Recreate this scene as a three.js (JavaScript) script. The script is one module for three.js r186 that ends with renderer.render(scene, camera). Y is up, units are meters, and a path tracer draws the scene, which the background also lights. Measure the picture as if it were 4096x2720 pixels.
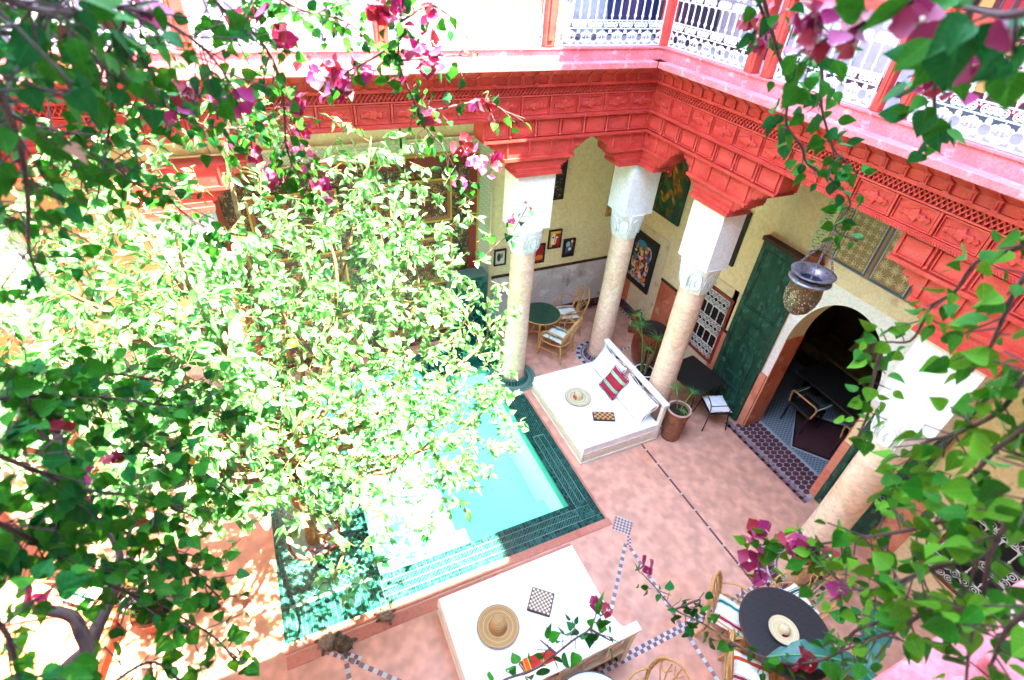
import * as THREE from 'three';
import { mergeGeometries, toCreasedNormals } from 'three/addons/utils/BufferGeometryUtils.js';
import { RoundedBoxGeometry } from 'three/addons/geometries/RoundedBoxGeometry.js';

// ---------------------------------------------------------------- camera, sky, sun, exposure
const scene = new THREE.Scene();
const camera = new THREE.PerspectiveCamera(66.18, 1024 / 680, 0.05, 200);
camera.matrixAutoUpdate = true;
camera.position.set(0, 7, 0);
camera.quaternion.setFromRotationMatrix(new THREE.Matrix4().makeBasis(
  new THREE.Vector3(0.90906, 0.06483, 0.41159), new THREE.Vector3(0.20931, 0.78309, -0.58563), new THREE.Vector3(-0.36028, 0.61852, 0.69831)));
camera.focus = 8; camera.userData.fStop = 4;
scene.add(camera);
const renderer = new THREE.WebGLRenderer({ antialias: true });
renderer.setSize(1024, 680);
renderer.toneMapping = THREE.LinearToneMapping;
renderer.toneMappingExposure = 21.5;
renderer.shadowMap.enabled = true;
{ // clear pale blue sky, brighter towards the horizon
  const W = 64, H = 32, d = new Float32Array(W * H * 4);
  for (let y = 0; y < H; y++) for (let x = 0; x < W; x++) {
    const up = Math.max(0, Math.sin(((y + .5) / H - .5) * Math.PI)), k = Math.pow(1 - up, 2.2), i = (y * W + x) * 4;
    d[i] = .40 + .34 * k; d[i + 1] = .56 + .26 * k; d[i + 2] = .86 + .10 * k; d[i + 3] = 1;
  }
  const t = new THREE.DataTexture(d, W, H, THREE.RGBAFormat, THREE.FloatType);
  t.mapping = THREE.EquirectangularReflectionMapping; t.magFilter = THREE.LinearFilter; t.needsUpdate = true;
  scene.background = t; scene.environment = t;
}
const sun = new THREE.DirectionalLight(0xfff3e0, 4.2);
sun.position.set(1.3 + .3 * 12, 12, -3.2 + .275 * 12); sun.target.position.set(1.3, 0, -3.2);
sun.castShadow = true; sun.shadow.mapSize.set(2048, 2048); sun.shadow.radius = 1;
Object.assign(sun.shadow.camera, { left: -8, right: 8, top: 8, bottom: -8, near: .5, far: 40 });
scene.add(sun, sun.target);

// ---------------------------------------------------------------- helpers
const V3 = (x, y, z) => new THREE.Vector3(x, y, z);
let seed = 7; const rnd = () => { seed |= 0; seed = seed + 0x6D2B79F5 | 0; let t = Math.imul(seed ^ seed >>> 15, 1 | seed); t = t + Math.imul(t ^ t >>> 7, 61 | t) ^ t; return ((t ^ t >>> 14) >>> 0) / 4294967296; };
const rr = (a, b) => a + (b - a) * rnd();
const counts = {};
function numbered(n) { const k = counts[n] = (counts[n] ?? -1) + 1; return k ? n + '_' + String(k).padStart(3, '0') : n; }
function tag(o, label, category, group) { o.userData.label = label; if (category) o.userData.category = category; if (group) o.userData.group = group; return o; }
function thing(name, label, category, [x, y, z] = [0, 0, 0], turn = 0, group) {
  const o = new THREE.Group(); o.name = numbered(name); o.position.set(x, y, z); o.rotation.y = turn; scene.add(o); o.userData.kind = 'thing'; return tag(o, label, category, group);
}
function metreUV(g) {
  g = g.index ? g.toNonIndexed() : g; const p = g.attributes.position, uv = new Float32Array(p.count * 2);
  for (let i = 0; i < p.count; i += 3) {
    const a = V3().fromBufferAttribute(p, i), b = V3().fromBufferAttribute(p, i + 1), c = V3().fromBufferAttribute(p, i + 2);
    const n = b.clone().sub(a).cross(c.clone().sub(a)); const ax = Math.abs(n.x), ay = Math.abs(n.y), az = Math.abs(n.z);
    [a, b, c].forEach((q, k) => { const [u, v] = ay >= ax && ay >= az ? [q.x, q.z] : ax >= az ? [q.z, q.y] : [q.x, q.y]; uv[(i + k) * 2] = u; uv[(i + k) * 2 + 1] = v; });
  }
  g.setAttribute('uv', new THREE.BufferAttribute(uv, 2)); return g;
}
function prep(g, keep) {
  if (!keep) g = metreUV(g); else if (g.index) g = g.toNonIndexed();
  for (const k of Object.keys(g.attributes)) if (!['position', 'normal', 'uv', 'color'].includes(k)) g.deleteAttribute(k);
  g.morphAttributes = {}; return g;
}
function geo(list, keep) { list = [list].flat(Infinity).map(g => prep(g, keep)); return list.length > 1 ? mergeGeometries(list) : list[0]; }
function add(parent, name, list, m, keep) {
  const o = new THREE.Mesh(list.isBufferGeometry && keep === 2 ? list : geo(list, keep), m); o.name = parent === scene ? numbered(name) : name;
  o.castShadow = o.receiveShadow = true; parent.add(o); return o;
}
const stuff = o => (o.userData.kind = 'stuff', o);
function struct(name, list, m, label, keep) { const o = add(scene, name, list, m, keep); o.userData.kind = 'structure'; if (label) o.userData.label = label; return o; }
const box = (x, y, z, w, h, d, ry = 0) => { const g = new THREE.BoxGeometry(w, h, d); if (ry) g.rotateY(ry); return g.translate(x, y, z); };
const bx = (x0, x1, y0, y1, z0, z1) => box((x0 + x1) / 2, (y0 + y1) / 2, (z0 + z1) / 2, x1 - x0, y1 - y0, z1 - z0);
const rbox = (x, y, z, w, h, d, r = .01, s = 2) => new RoundedBoxGeometry(w, h, d, s, Math.min(r, w / 2.01, h / 2.01, d / 2.01)).translate(x, y, z);
const cyl = (x, y0, y1, z, r0, r1 = r0, n = 16) => new THREE.CylinderGeometry(r1, r0, y1 - y0, n).translate(x, (y0 + y1) / 2, z);
const lathe = (pts, n = 28) => new THREE.LatheGeometry(pts.map(([r, y]) => new THREE.Vector2(r, y)), n);
const tube = (pts, r, seg = 12, n = 6, closed = false) => new THREE.TubeGeometry(new THREE.CatmullRomCurve3(pts.map(p => p.isVector3 ? p : V3(...p)), closed), seg, r, n, closed);
const bar = (a, b, r, n = 6) => { a = V3(...a); b = V3(...b); const g = new THREE.CylinderGeometry(r, r, a.distanceTo(b), n); g.applyQuaternion(new THREE.Quaternion().setFromUnitVectors(V3(0, 1, 0), b.clone().sub(a).normalize())); return g.translate(...a.add(b).multiplyScalar(.5).toArray()); };
const torus = (x, y, z, R, r, n = 14, m = 5, arc = Math.PI * 2) => new THREE.TorusGeometry(R, r, m, n, arc).translate(x, y, z);
function taperTube(pts, radii, n = 7) { // a limb: rings along a smooth line with a radius of its own at every ring
  const c = new THREE.CatmullRomCurve3(pts.map(p => V3(...p))), seg = pts.length * 4, fr = c.computeFrenetFrames(seg, false), pos = [], idx = [];
  for (let i = 0; i <= seg; i++) {
    const u = i / seg, p = c.getPoint(u), f = u * (radii.length - 1), k = Math.min(radii.length - 2, Math.floor(f)), r = radii[k] + (radii[k + 1] - radii[k]) * (f - k);
    for (let j = 0; j < n; j++) { const a = j / n * Math.PI * 2, q = p.clone().addScaledVector(fr.normals[i], Math.cos(a) * r).addScaledVector(fr.binormals[i], Math.sin(a) * r); pos.push(q.x, q.y, q.z); }
  }
  for (let i = 0; i < seg; i++) for (let j = 0; j < n; j++) { const a = i * n + j, b = i * n + (j + 1) % n; idx.push(a, b, a + n, b, b + n, a + n); }
  const g = new THREE.BufferGeometry(); g.setAttribute('position', new THREE.Float32BufferAttribute(pos, 3)); g.setIndex(idx); g.computeVertexNormals(); g.setAttribute('uv', new THREE.Float32BufferAttribute(new Float32Array(pos.length / 3 * 2), 2)); return g;
}
const shape = pts => { const s = new THREE.Shape(); pts.forEach(([x, y], i) => i ? s.lineTo(x, y) : s.moveTo(x, y)); s.closePath(); return s; };
const ext = (s, depth, bevel = 0) => new THREE.ExtrudeGeometry(s, { depth, bevelEnabled: bevel > 0, bevelSize: bevel, bevelThickness: bevel, bevelSegments: 1, curveSegments: 20 });
function paint(g, c) { g = g.index ? g.toNonIndexed() : g; const n = g.attributes.position.count, a = new Float32Array(n * 3); for (let i = 0; i < n; i++) a.set(c, i * 3); g.setAttribute('color', new THREE.BufferAttribute(a, 3)); return g; }

// noise that tiles
function noiseField(N, period, sd) {
  const s0 = seed; seed = sd; const L = []; for (let i = 0; i < period * period; i++) L.push(rnd()); seed = s0;
  return (x, y) => { x = (x % 1 + 1) % 1 * period; y = (y % 1 + 1) % 1 * period; const i = Math.floor(x), j = Math.floor(y), f = x - i, g = y - j, u = f * f * (3 - 2 * f), v = g * g * (3 - 2 * g), q = (a, b) => L[(b % period) * period + a % period];
    return (q(i, j) * (1 - u) + q(i + 1, j) * u) * (1 - v) + (q(i, j + 1) * (1 - u) + q(i + 1, j + 1) * u) * v; };
}
function fbm(base, oct, sd) { const f = []; for (let o = 0; o < oct; o++) f.push(noiseField(0, base << o, sd + o * 17)); return (x, y) => { let s = 0, a = .5, t = 0; for (const q of f) { s += a * q(x, y); t += a; a *= .55; } return s / t; }; }
function tex(N, fn, srgb = true) {
  const d = new Uint8Array(N * N * 4);
  for (let y = 0; y < N; y++) for (let x = 0; x < N; x++) { const c = fn(x / N, y / N), i = (y * N + x) * 4; d[i] = c[0]; d[i + 1] = c[1]; d[i + 2] = c[2]; d[i + 3] = 255; }
  const t = new THREE.DataTexture(d, N, N); t.wrapS = t.wrapT = THREE.RepeatWrapping; t.magFilter = THREE.LinearFilter; t.minFilter = THREE.LinearMipmapLinearFilter; t.generateMipmaps = true; if (srgb) t.colorSpace = THREE.SRGBColorSpace; t.needsUpdate = true; return t;
}
const mix = (a, b, t) => a.map((v, i) => v + (b[i] - v) * Math.max(0, Math.min(1, t)));
const clampB = c => c.map(v => Math.max(0, Math.min(255, v)));
function mottled(size, cols, { N = 512, base = 4, oct = 5, sd = 1, rough = .8, bump = 0, speck = 0, k1 = 3.3, sx = 1, sy = 1, metal = 0 } = {}) { // patches of 2-4 tones with grain
  const n1 = fbm(base, oct, sd), n2 = fbm(base * 2, oct, sd + 50), g = fbm(64, 2, sd + 90);
  const t = tex(N, (x, y) => { x *= sx; y *= sy; let c = mix(cols[0], cols[1], (n1(x, y) - .35) * k1); if (cols[2]) c = mix(c, cols[2], (n2(x, y) - .58) * 6); if (cols[3]) c = mix(c, cols[3], (n1(y + .3, x) - .64) * 9); const k = 1 + (g(x, y) - .5) * (.12 + speck); return clampB(c.map(v => v * k)); });
  t.repeat.set(1 / size, 1 / size);
  const m = new THREE.MeshStandardMaterial({ map: t, roughness: rough, metalness: metal });
  if (bump) { m.bumpMap = t; m.bumpScale = bump * 2; }
  return m;
}
const plain = (r, g, b, rough = .6, o = {}) => new THREE.MeshStandardMaterial({ color: new THREE.Color().setRGB(r, g, b), roughness: rough, ...o });
function canvasMat(w, h, draw, o = {}) { const c = document.createElement('canvas'); c.width = w; c.height = h; draw(c.getContext('2d'), w, h); const t = new THREE.CanvasTexture(c); t.colorSpace = THREE.SRGBColorSpace; t.wrapS = t.wrapT = THREE.RepeatWrapping; return new THREE.MeshStandardMaterial({ map: t, roughness: .8, ...o }); }
const unitUV = (g, x0, x1, y0, y1, ax = 'x', ay = 'y') => { g = g.index ? g.toNonIndexed() : g; const p = g.attributes.position, uv = []; const k = { x: 'getX', y: 'getY', z: 'getZ' }; for (let i = 0; i < p.count; i++) uv.push((p[k[ax]](i) - x0) / (x1 - x0), (p[k[ay]](i) - y0) / (y1 - y0)); g.setAttribute('uv', new THREE.Float32BufferAttribute(uv, 2)); return g; };

// ---------------------------------------------------------------- materials
const M = {
  red: mottled(.9, [[184, 58, 48], [200, 72, 60], [190, 72, 66]], { sd: 3, rough: .5, bump: .002, sx: 1, sy: 2, speck: .1 }),
  redWorn: mottled(.8, [[204, 112, 116], [214, 132, 136], [230, 184, 184]], { sd: 5, rough: .6, bump: .002, speck: .15 }),
  cream: mottled(2.4, [[236, 222, 172], [239, 226, 179], [233, 217, 166]], { sd: 8, rough: .9, bump: .003 }),
  peach: mottled(2.4, [[238, 216, 168], [241, 221, 174], [234, 210, 161]], { sd: 9, rough: .9, bump: .003 }),
  white: mottled(1.6, [[232, 232, 230], [240, 240, 238]], { sd: 11, rough: .8, bump: .002, N: 256 }),
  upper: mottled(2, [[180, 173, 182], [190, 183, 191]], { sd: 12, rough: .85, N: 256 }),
  shaft: mottled(2.2, [[228, 197, 172], [231, 202, 178], [222, 184, 154]], { sd: 14, rough: .55, bump: .002, speck: .08 }),
  floor: mottled(7, [[208, 153, 130], [212, 159, 138], [201, 138, 110], [208, 158, 140]], { N: 1024, base: 5, oct: 6, k1: 2, sd: 21, rough: .5, bump: .004, speck: .12 }),
  kerb: mottled(1.5, [[184, 112, 92], [192, 124, 104], [170, 90, 70]], { sd: 23, rough: .6, bump: .003 }),
  greyDado: mottled(1.7, [[204, 204, 204], [186, 186, 186], [222, 222, 222], [150, 150, 144]], { sd: 31, rough: .75, bump: .004 }),
  redDado: mottled(1.4, [[186, 94, 62], [200, 112, 80], [214, 150, 126], [160, 72, 44]], { sd: 33, rough: .6, bump: .003 }),
  pinkDado: mottled(1.4, [[214, 140, 112], [222, 152, 124], [204, 124, 96]], { sd: 35, rough: .6, bump: .002 }),
  beige: mottled(1.4, [[222, 204, 168], [230, 214, 180], [208, 186, 148]], { sd: 37, rough: .9, bump: .003 }),
  green: mottled(.9, [[10, 58, 44], [16, 74, 56], [50, 104, 86], [8, 44, 34]], { sd: 41, rough: .55, bump: .002, sx: 2, sy: 1 }),
  darkWood: mottled(.8, [[60, 32, 20], [78, 44, 28], [44, 22, 14]], { sd: 43, rough: .6, N: 256 }),
  redFrame: mottled(.8, [[120, 40, 26], [140, 54, 36]], { sd: 44, rough: .5, N: 256 }),
  iron: plain(.72, .78, .76, .5), ironDark: plain(.015, .015, .017, .5), black: plain(.012, .011, .012, .6),
  rattan: mottled(.25, [[196, 148, 88], [212, 168, 108], [168, 116, 60]], { sd: 47, rough: .5, N: 256, sx: 1, sy: 3 }),
  linen: mottled(.5, [[236, 236, 238], [242, 242, 244]], { sd: 51, rough: .95, bump: .002, N: 256 }),
  bedWood: mottled(.9, [[226, 222, 208], [234, 230, 218], [214, 208, 190]], { sd: 53, rough: .55, N: 256, sx: 1, sy: 3 }),
  terracotta: mottled(.5, [[132, 84, 62], [148, 98, 74], [112, 72, 54], [170, 134, 116]], { sd: 57, rough: .8, bump: .003 }),
  glazed: mottled(.7, [[116, 48, 26], [136, 62, 36], [90, 36, 22], [70, 44, 32]], { sd: 59, rough: .3, bump: .002 }),
  soil: mottled(.3, [[38, 26, 18], [48, 33, 24], [26, 19, 14]], { sd: 61, rough: 1, bump: .01, N: 256 }),
  brass: mottled(.25, [[104, 84, 62], [130, 108, 82], [86, 68, 50]], { sd: 63, rough: .45, metal: .6, bump: .002, N: 256 }),
  pewter: mottled(.25, [[140, 138, 150], [166, 164, 176], [110, 108, 118]], { sd: 65, rough: .4, metal: .6, bump: .002, N: 256 }),
  bark: mottled(.3, [[124, 98, 66], [146, 120, 84], [98, 76, 50]], { sd: 67, rough: .9, bump: .006, N: 256 }),
  vineBark: mottled(.2, [[62, 48, 42], [82, 66, 58], [46, 36, 32]], { sd: 69, rough: .9, bump: .003, N: 256 }),
  grout: plain(.10, .20, .16, .8), groutPale: plain(.42, .52, .47, .8), groutMid: plain(.20, .34, .28, .8),
  glazeTile: new THREE.MeshStandardMaterial({ vertexColors: true, roughness: .22 }), matTile: new THREE.MeshStandardMaterial({ vertexColors: true, roughness: .5 }),
};

// ================================================================ the setting
const XF = 5.42, ZF = -6.6, XL = -2.82, ZN = .25; // planes of the four carved beams
const XW = 7.1, ZW = -8.45, XWL = -4.5, ZWN = 2.0; // planes of the four gallery walls
const POOL = { x0: -1.0, x1: 3.61, z0: -8.12, z1: -3.39, ix0: .25, ix1: 3.19, iz0: -7.3, iz1: -3.8 };
const rectHole = (s, x0, x1, y0, y1) => { const p = new THREE.Path(); p.moveTo(x0, y0); p.lineTo(x1, y0); p.lineTo(x1, y1); p.lineTo(x0, y1); p.closePath(); s.holes.push(p); };
const sheet = (x0, x1, z0, z1, y, th, hole) => { const s = shape([[x0, -z1], [x1, -z1], [x1, -z0], [x0, -z0]]); if (hole) rectHole(s, hole[0], hole[1], -hole[3], -hole[2]); return ext(s, th).rotateX(-Math.PI / 2).translate(0, y - th, 0); };
const floor = struct('floor', sheet(-12, 16, -14, 10, 0, .1, [POOL.x0, POOL.x1, POOL.z0, POOL.z1]), M.floor, 'pink plaster courtyard floor crossed by thin lines of mosaic');

// little tiles: [corner, edge u, edge v, n, m] of a field, as pieces with joints between them
const tileGeo = (cx, y, cz, w, d, ry, h = .006) => { const g = new THREE.BoxGeometry(w, h, d); if (ry) g.rotateY(ry); return g.translate(cx, y + h / 2, cz); };
const jit = (c, k) => { const f = 1 + (rnd() - .5) * k; return c.map(v => v * f); };
const PURPLE = [.12, .045, .06], PALE = [.50, .52, .50], MAUVE = [.26, .13, .14];
const GREENS = [[.008, .075, .062], [.012, .10, .08], [.006, .05, .042], [.02, .13, .105], [.006, .032, .03]];
const greenTile = k => jit(GREENS[Math.floor(rnd() * (k ?? 4))], .35);
function grid(x0, x1, z0, z1, s, fn, y = 0, gap = .004, skip) {
  const out = [], nx = Math.max(1, Math.round((x1 - x0) / s)), nz = Math.max(1, Math.round((z1 - z0) / s)), w = (x1 - x0) / nx, d = (z1 - z0) / nz;
  for (let i = 0; i < nx; i++) for (let j = 0; j < nz; j++) { const cx = x0 + (i + .5) * w, cz = z0 + (j + .5) * d; if (skip && skip(cx, cz)) continue; const c = fn(i, j); if (c) out.push(paint(tileGeo(cx + rr(-.001, .001), y + rr(0, .0012), cz, w - gap, d - gap, rr(-.02, .02)), c)); }
  return out;
}
function diamonds(x0, x1, z0, z1, s, fn, y) { // small lozenges set at 45 degrees, cut off straight at the edges of the band
  const out = [], nx = Math.max(1, Math.round((x1 - x0) / (s * 1.414))), nz = Math.max(1, Math.round((z1 - z0) / (s * 1.414))), w = (x1 - x0) / nx, d = (z1 - z0) / nz, k = .90;
  const cut = (p, f) => { const o = []; p.forEach((a, i) => { const b = p[(i + 1) % p.length], u = f(a), v = f(b); if (u >= 0) o.push(a); if (u * v < 0) { const t = u / (u - v); o.push([a[0] + (b[0] - a[0]) * t, a[1] + (b[1] - a[1]) * t]); } }); return o; };
  for (let i = 0; i <= nx * 2; i++) for (let j = 0; j <= nz * 2; j++) { if ((i + j) % 2 === 0) continue; const cx = x0 + i * w / 2, cz = z0 + j * d / 2;
    let p = [[cx - w / 2 * k, cz], [cx, cz - d / 2 * k], [cx + w / 2 * k, cz], [cx, cz + d / 2 * k]]; p = cut(cut(cut(cut(p, q => q[0] - x0), q => x1 - q[0]), q => q[1] - z0), q => z1 - q[1]); if (p.length < 3) continue;
    out.push(paint(ext(shape(p.map(([a, b]) => [a, -b])), .006).rotateX(-Math.PI / 2).translate(0, y + rr(0, .001), 0), fn())); }
  return out;
}
function strip(x0, z0, x1, z1, s, n, col, y = 0) { // a line of mosaic
  const L = Math.hypot(x1 - x0, z1 - z0), a = Math.atan2(-(z1 - z0), x1 - x0), k = Math.round(L / s), dx = (x1 - x0) / k, dz = (z1 - z0) / k, px = -(z1 - z0) / L, pz = (x1 - x0) / L, out = [];
  for (let i = 0; i < k; i++) for (let j = 0; j < n; j++) { const o = (j - (n - 1) / 2) * s; out.push(paint(tileGeo(x0 + dx * (i + .5) + px * o, y + rr(0, .001), z0 + dz * (i + .5) + pz * o, L / k - .005, s - .005, a), jit(col(i, j), .25))); }
  return out;
}
{ // mosaic lines laid in the floor
  const checker = (i, j) => (i + j) % 2 ? PURPLE.map(v => v * 1.7) : PALE;
  const line = (i) => i % 9 === 4 ? PALE : PURPLE;
  const f = [];
  f.push(strip(5.02, -4.45, 5.02, -1.2, .036, 1, line), strip(5.02, -6.4, 5.02, -6.3, .036, 1, line));
  f.push(strip(2.3, -1.63, 5.0, -1.65, .05, 2, checker), strip(3.66, -2.92, 2.6, -1.85, .055, 1, (i) => i % 2 ? PALE : MAUVE));
  f.push(strip(3.69, -2.84, 3.69, -.2, .055, 1, (i) => i % 2 ? PALE : MAUVE), strip(5.62, -6.8, 6.9, -6.8, .045, 1, (i) => i % 2 ? PALE : [.1, .09, .13]));
  f.push(strip(-.40, -3.0, .45, -2.2, .06, 1, (i) => i % 2 ? PALE : MAUVE), strip(-.36, -2.9, -.36, -1.6, .06, 1, (i) => i % 2 ? PALE : MAUVE), strip(-.62, -3.2, -.2, -2.86, .05, 2, checker), strip(-2.7, -4.62, -2.15, -4.7, .05, 1, (i) => i % 2 ? PALE : MAUVE));
  f.push(grid(3.62, 3.96, -3.36, -3.02, .034, (i, j) => (i + j) % 2 ? PALE : MAUVE, 0, .004, (x, z) => Math.abs(x - 3.79) + Math.abs(z + 3.19) > .19), strip(3.78, -3.0, 3.68, -2.86, .03, 2, checker));
  for (let i = 0; i < 5; i++) f.push(strip(-1.9 + i * .07, -4.35, -1.6 + i * .07, -4.05, .07, 1, (k) => (k + i) % 2 ? [.42, .16, .12] : [.3, .1, .08]));
  stuff(add(floor, 'mosaic_line', f, M.matTile, true));
}
{ // the pool
  const pool = new THREE.Group(); pool.name = 'swimming_pool'; scene.add(pool); pool.userData = { kind: 'structure', label: 'small rectangular turquoise pool with a wide border of green tiles' };
  const { x0, x1, z0, z1, ix0, ix1, iz0, iz1 } = POOL;
  add(pool, 'border_base', sheet(x0 + .001, x1 - .001, z0 + .001, z1 - .001, -.002, .16, [ix0, ix1, iz0, iz1]), M.groutMid);
  const hx = -.47, hz = -4.71, ring = 3.62, c1 = [3.60, -6.83];
  const hole = (x, z) => Math.hypot(x - hx, z - hz) < .36 || Math.hypot(x - c1[0], z - c1[1]) < .5;
  const T = [];
  // near band, from the water outwards
  T.push(grid(ix0, ix1 + .095, iz1, iz1 + .09, .045, () => greenTile(5)), diamonds(ix0, 3.25, iz1 + .098, iz1 + .19, .033, () => greenTile(4), 0), diamonds(ix0, 3.25, iz1 + .2, iz1 + .294, .033, () => greenTile(4), 0), grid(ix0, x1, iz1 + .305, z1 - .004, .05, () => greenTile(5)));
  T.push(grid(3.255, ix1 + .297, iz1 + .095, iz1 + .3, .04, () => greenTile(4)), grid(ix1 + .2, ix1 + .294, -5.25, -4.955, .034, () => greenTile(3)), grid(ix1 + .1, ix1 + .3, iz1 + .002, iz1 + .09, .04, () => greenTile(4)));
  // right band
  T.push(grid(ix1, ix1 + .09, iz0, -5.25, .034, () => greenTile(3), 0, .004, hole), grid(ix1, ix1 + .09, -5.25, iz1, .045, () => greenTile(5)), diamonds(ix1 + .1, ix1 + .19, -5.25, iz1, .033, () => greenTile(4), 0), diamonds(ix1 + .20, ix1 + .29, -4.95, iz1, .033, () => greenTile(4), 0), grid(ix1 + .30, x1 - .004, -6.3, iz1 + .3, .034, () => greenTile(3)), diamonds(ix1 + .09, ix1 + .30, -6.35, -5.27, .035, () => greenTile(3), 0), diamonds(ix1 + .09, ix1 + .39, -8.1, -7.3, .04, () => greenTile(3), 0), grid(ix1 + .1, ix1 + .3, -7.3, -6.35, .034, () => greenTile(3), 0, .004, hole));
  // far and left bands
  T.push(grid(x0, ix1, z0, iz0, .06, () => greenTile(4)), diamonds(x0 + .1, ix0 - .1, iz0, iz1 - .05, .062, () => greenTile(4), 0).filter(g => { g.computeBoundingSphere(); const c = g.boundingSphere.center; return !hole(c.x, c.z); }), grid(x0, x0 + .1, iz0, z1, .06, () => greenTile(4)), grid(ix0 - .1, ix0, iz0, iz1, .05, () => greenTile(5)), grid(x0 + .1, ix0 - .01, iz1, z1 - .004, .06, () => greenTile(4)));
  stuff(add(pool, 'border_tile', T, M.glazeTile, true));
  // light joints framing the lozenge bands
  const W = []; for (const z of [iz1 + .0925, iz1 + .195, iz1 + .3]) W.push(bx(ix0, 3.27, 0, .006, z - .003, z + .003)); for (const x of [ix1 + .095, ix1 + .195, ix1 + .297]) W.push(bx(x - .003, x + .003, 0, .0065, -5.25, iz1 + .09)); W.push(bx(ix1 + .095, ix1 + .297, 0, .0062, -5.262, -5.256), bx(3.51, 3.514, 0, .0064, -6.2, -5.3));
  stuff(add(pool, 'border_joint', W, M.groutMid));
  const basin = plain(.60, .86, .80, .6), sideM = plain(.78, .90, .85, .6);
  add(pool, 'basin_floor', bx(ix0, ix1, -1.2, -1.1, iz0, iz1), basin);
  add(pool, 'basin_side', [bx(ix0 - .1, ix0, -1.2, -.165, iz0 - .1, iz1 + .1), bx(ix1, ix1 + .1, -1.2, -.165, iz0 - .1, iz1 + .1), bx(ix0, ix1, -1.2, -.165, iz0 - .1, iz0), bx(ix0, ix1, -1.2, -.165, iz1, iz1 + .1)], sideM);
  add(pool, 'basin_step', [bx(ix0, ix1, -1.1, -.78, -4.5, iz1)], basin);
  add(pool, 'waterline_tile', [bx(ix1 - .012, ix1 - .002, -.165, -.004, iz0, iz1), bx(ix0 + .002, ix0 + .012, -.165, -.004, iz0, iz1), bx(ix0 + .013, ix1 - .013, -.165, -.004, iz0 + .002, iz0 + .012), bx(ix0 + .013, ix1 - .013, -.165, -.004, iz1 - .012, iz1 - .002)], plain(.02, .32, .24, .3));
  const rip = fbm(6, 3, 77), rb = tex(256, (x, y) => { const v = 255 * rip(x, y); return [v, v, v]; }, false); rb.repeat.set(.5, .5);
  struct('water', bx(ix0 + .013, ix1 - .013, -.101, -.10, iz0 + .013, iz1 - .013), new THREE.MeshPhysicalMaterial({ color: new THREE.Color().setRGB(.78, .98, .94), roughness: .02, transmission: 1, thickness: 0, ior: 1.33, bumpMap: rb, bumpScale: .02 }), 'still clear turquoise pool water');
  // planting hole with soil and fallen petals in the left border
  add(pool, 'planting_hole', lathe([[.35, -.05], [.36, .012], [.33, .014], [.31, -.05]]).translate(hx, 0, hz), M.glazed);
  add(pool, 'planting_soil', cyl(hx, -.06, -.012, hz, .34, .335, 20), M.soil);
  const P = []; for (let i = 0; i < 70; i++) { const a = rr(-.3, 2.3), r = rr(.16, .31), g = new THREE.CircleGeometry(rr(.012, .022), 5); g.scale(1, 1.5, 1).rotateX(-Math.PI / 2 + rr(-.5, .5)).rotateY(rr(0, 6)).translate(hx + Math.cos(a) * r, -.004 + rr(0, .012), hz + Math.sin(a) * r); P.push(g); }
  stuff(add(pool, 'fallen_petal', P, plain(.30, .05, .13, .7, { side: THREE.DoubleSide })));
  struct('pool_kerb', [bx(x0, 3.66, -.02, .012, z1 + .002, z1 + .12), bx(x0, 2.9, -.02, .008, z1 + .15, z1 + .3), bx(3.615, 3.64, -.02, .010, -6.3, z1 - .0)], M.kerb, 'low red plaster kerb along the pool border');
}

// walls. The right wall is one slab with an arched doorway and two window openings
function wallShapeR() {
  const s = shape([[8.45, 0], [8.45, 5.5], [-2.0, 5.5], [-2.0, 0], [2.55, 0], [2.55, 2.05]]); s.curves.length; const q = new THREE.Shape(); q.moveTo(8.45, 0); q.lineTo(8.45, 5.5); q.lineTo(-2, 5.5); q.lineTo(-2, 0); q.lineTo(2.55, 0); q.lineTo(2.55, 2.05); q.absellipse(3.315, 2.05, .765, 1.08, Math.PI, 0, true); q.lineTo(4.08, 0); q.closePath();
  rectHole(q, 5.24, 6.02, .58, 2.06); rectHole(q, .1, .96, .5, 2.0); return q;
}
const wallR = struct('wall_right', ext(wallShapeR(), .4).rotateY(Math.PI / 2).translate(XW, 0, 0), M.peach, 'pale peach gallery wall with an arched doorway');
const archRing = (h, r, w) => { const q = new THREE.Shape(); q.moveTo(2.42, 2.05 + w); q.lineTo(2.42, h); q.lineTo(4.21, h); q.lineTo(4.21, r); q.lineTo(4.08, r); q.lineTo(4.08, 2.05); q.absellipse(3.315, 2.05, .765, 1.08, 0, Math.PI, false); q.lineTo(2.42, 2.05); q.closePath(); return q; };
add(wallR, 'arch_surround', ext(archRing(3.3, 1.25, 0), .012).rotateY(Math.PI / 2).translate(XW - .012, 0, 0), M.white);
add(wallR, 'arch_border', bx(XW - .02, XW, 3.302, 3.58, -4.21, -2.42), M.beige);
add(wallR, 'door_jamb', [bx(XW - .05, XW, 0, 1.25, -4.22, -4.09), bx(XW - .05, XW, 0, 1.25, -2.54, -2.42)], M.pinkDado);
add(wallR, 'door_reveal', [bx(XW - .004, XW + .4, 0, 2.05, -4.08, -4.066), bx(XW - .004, XW + .4, 0, 2.05, -2.564, -2.55)], M.redDado);
add(wallR, 'dado', [bx(XW - .012, XW, .24, 1.4, -8.45, -8.05), bx(XW - .012, XW, .24, 1.4, -7.12, -6.62)], M.redDado);
add(wallR, 'plain_dado', [bx(XW - .012, XW, 0, 1.4, -5.32, -5.12), bx(XW - .012, XW, 0, 1.4, -1.62, -1.2), bx(XW - .012, XW, 0, 1.4, 0, 2)], M.pinkDado);
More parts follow.
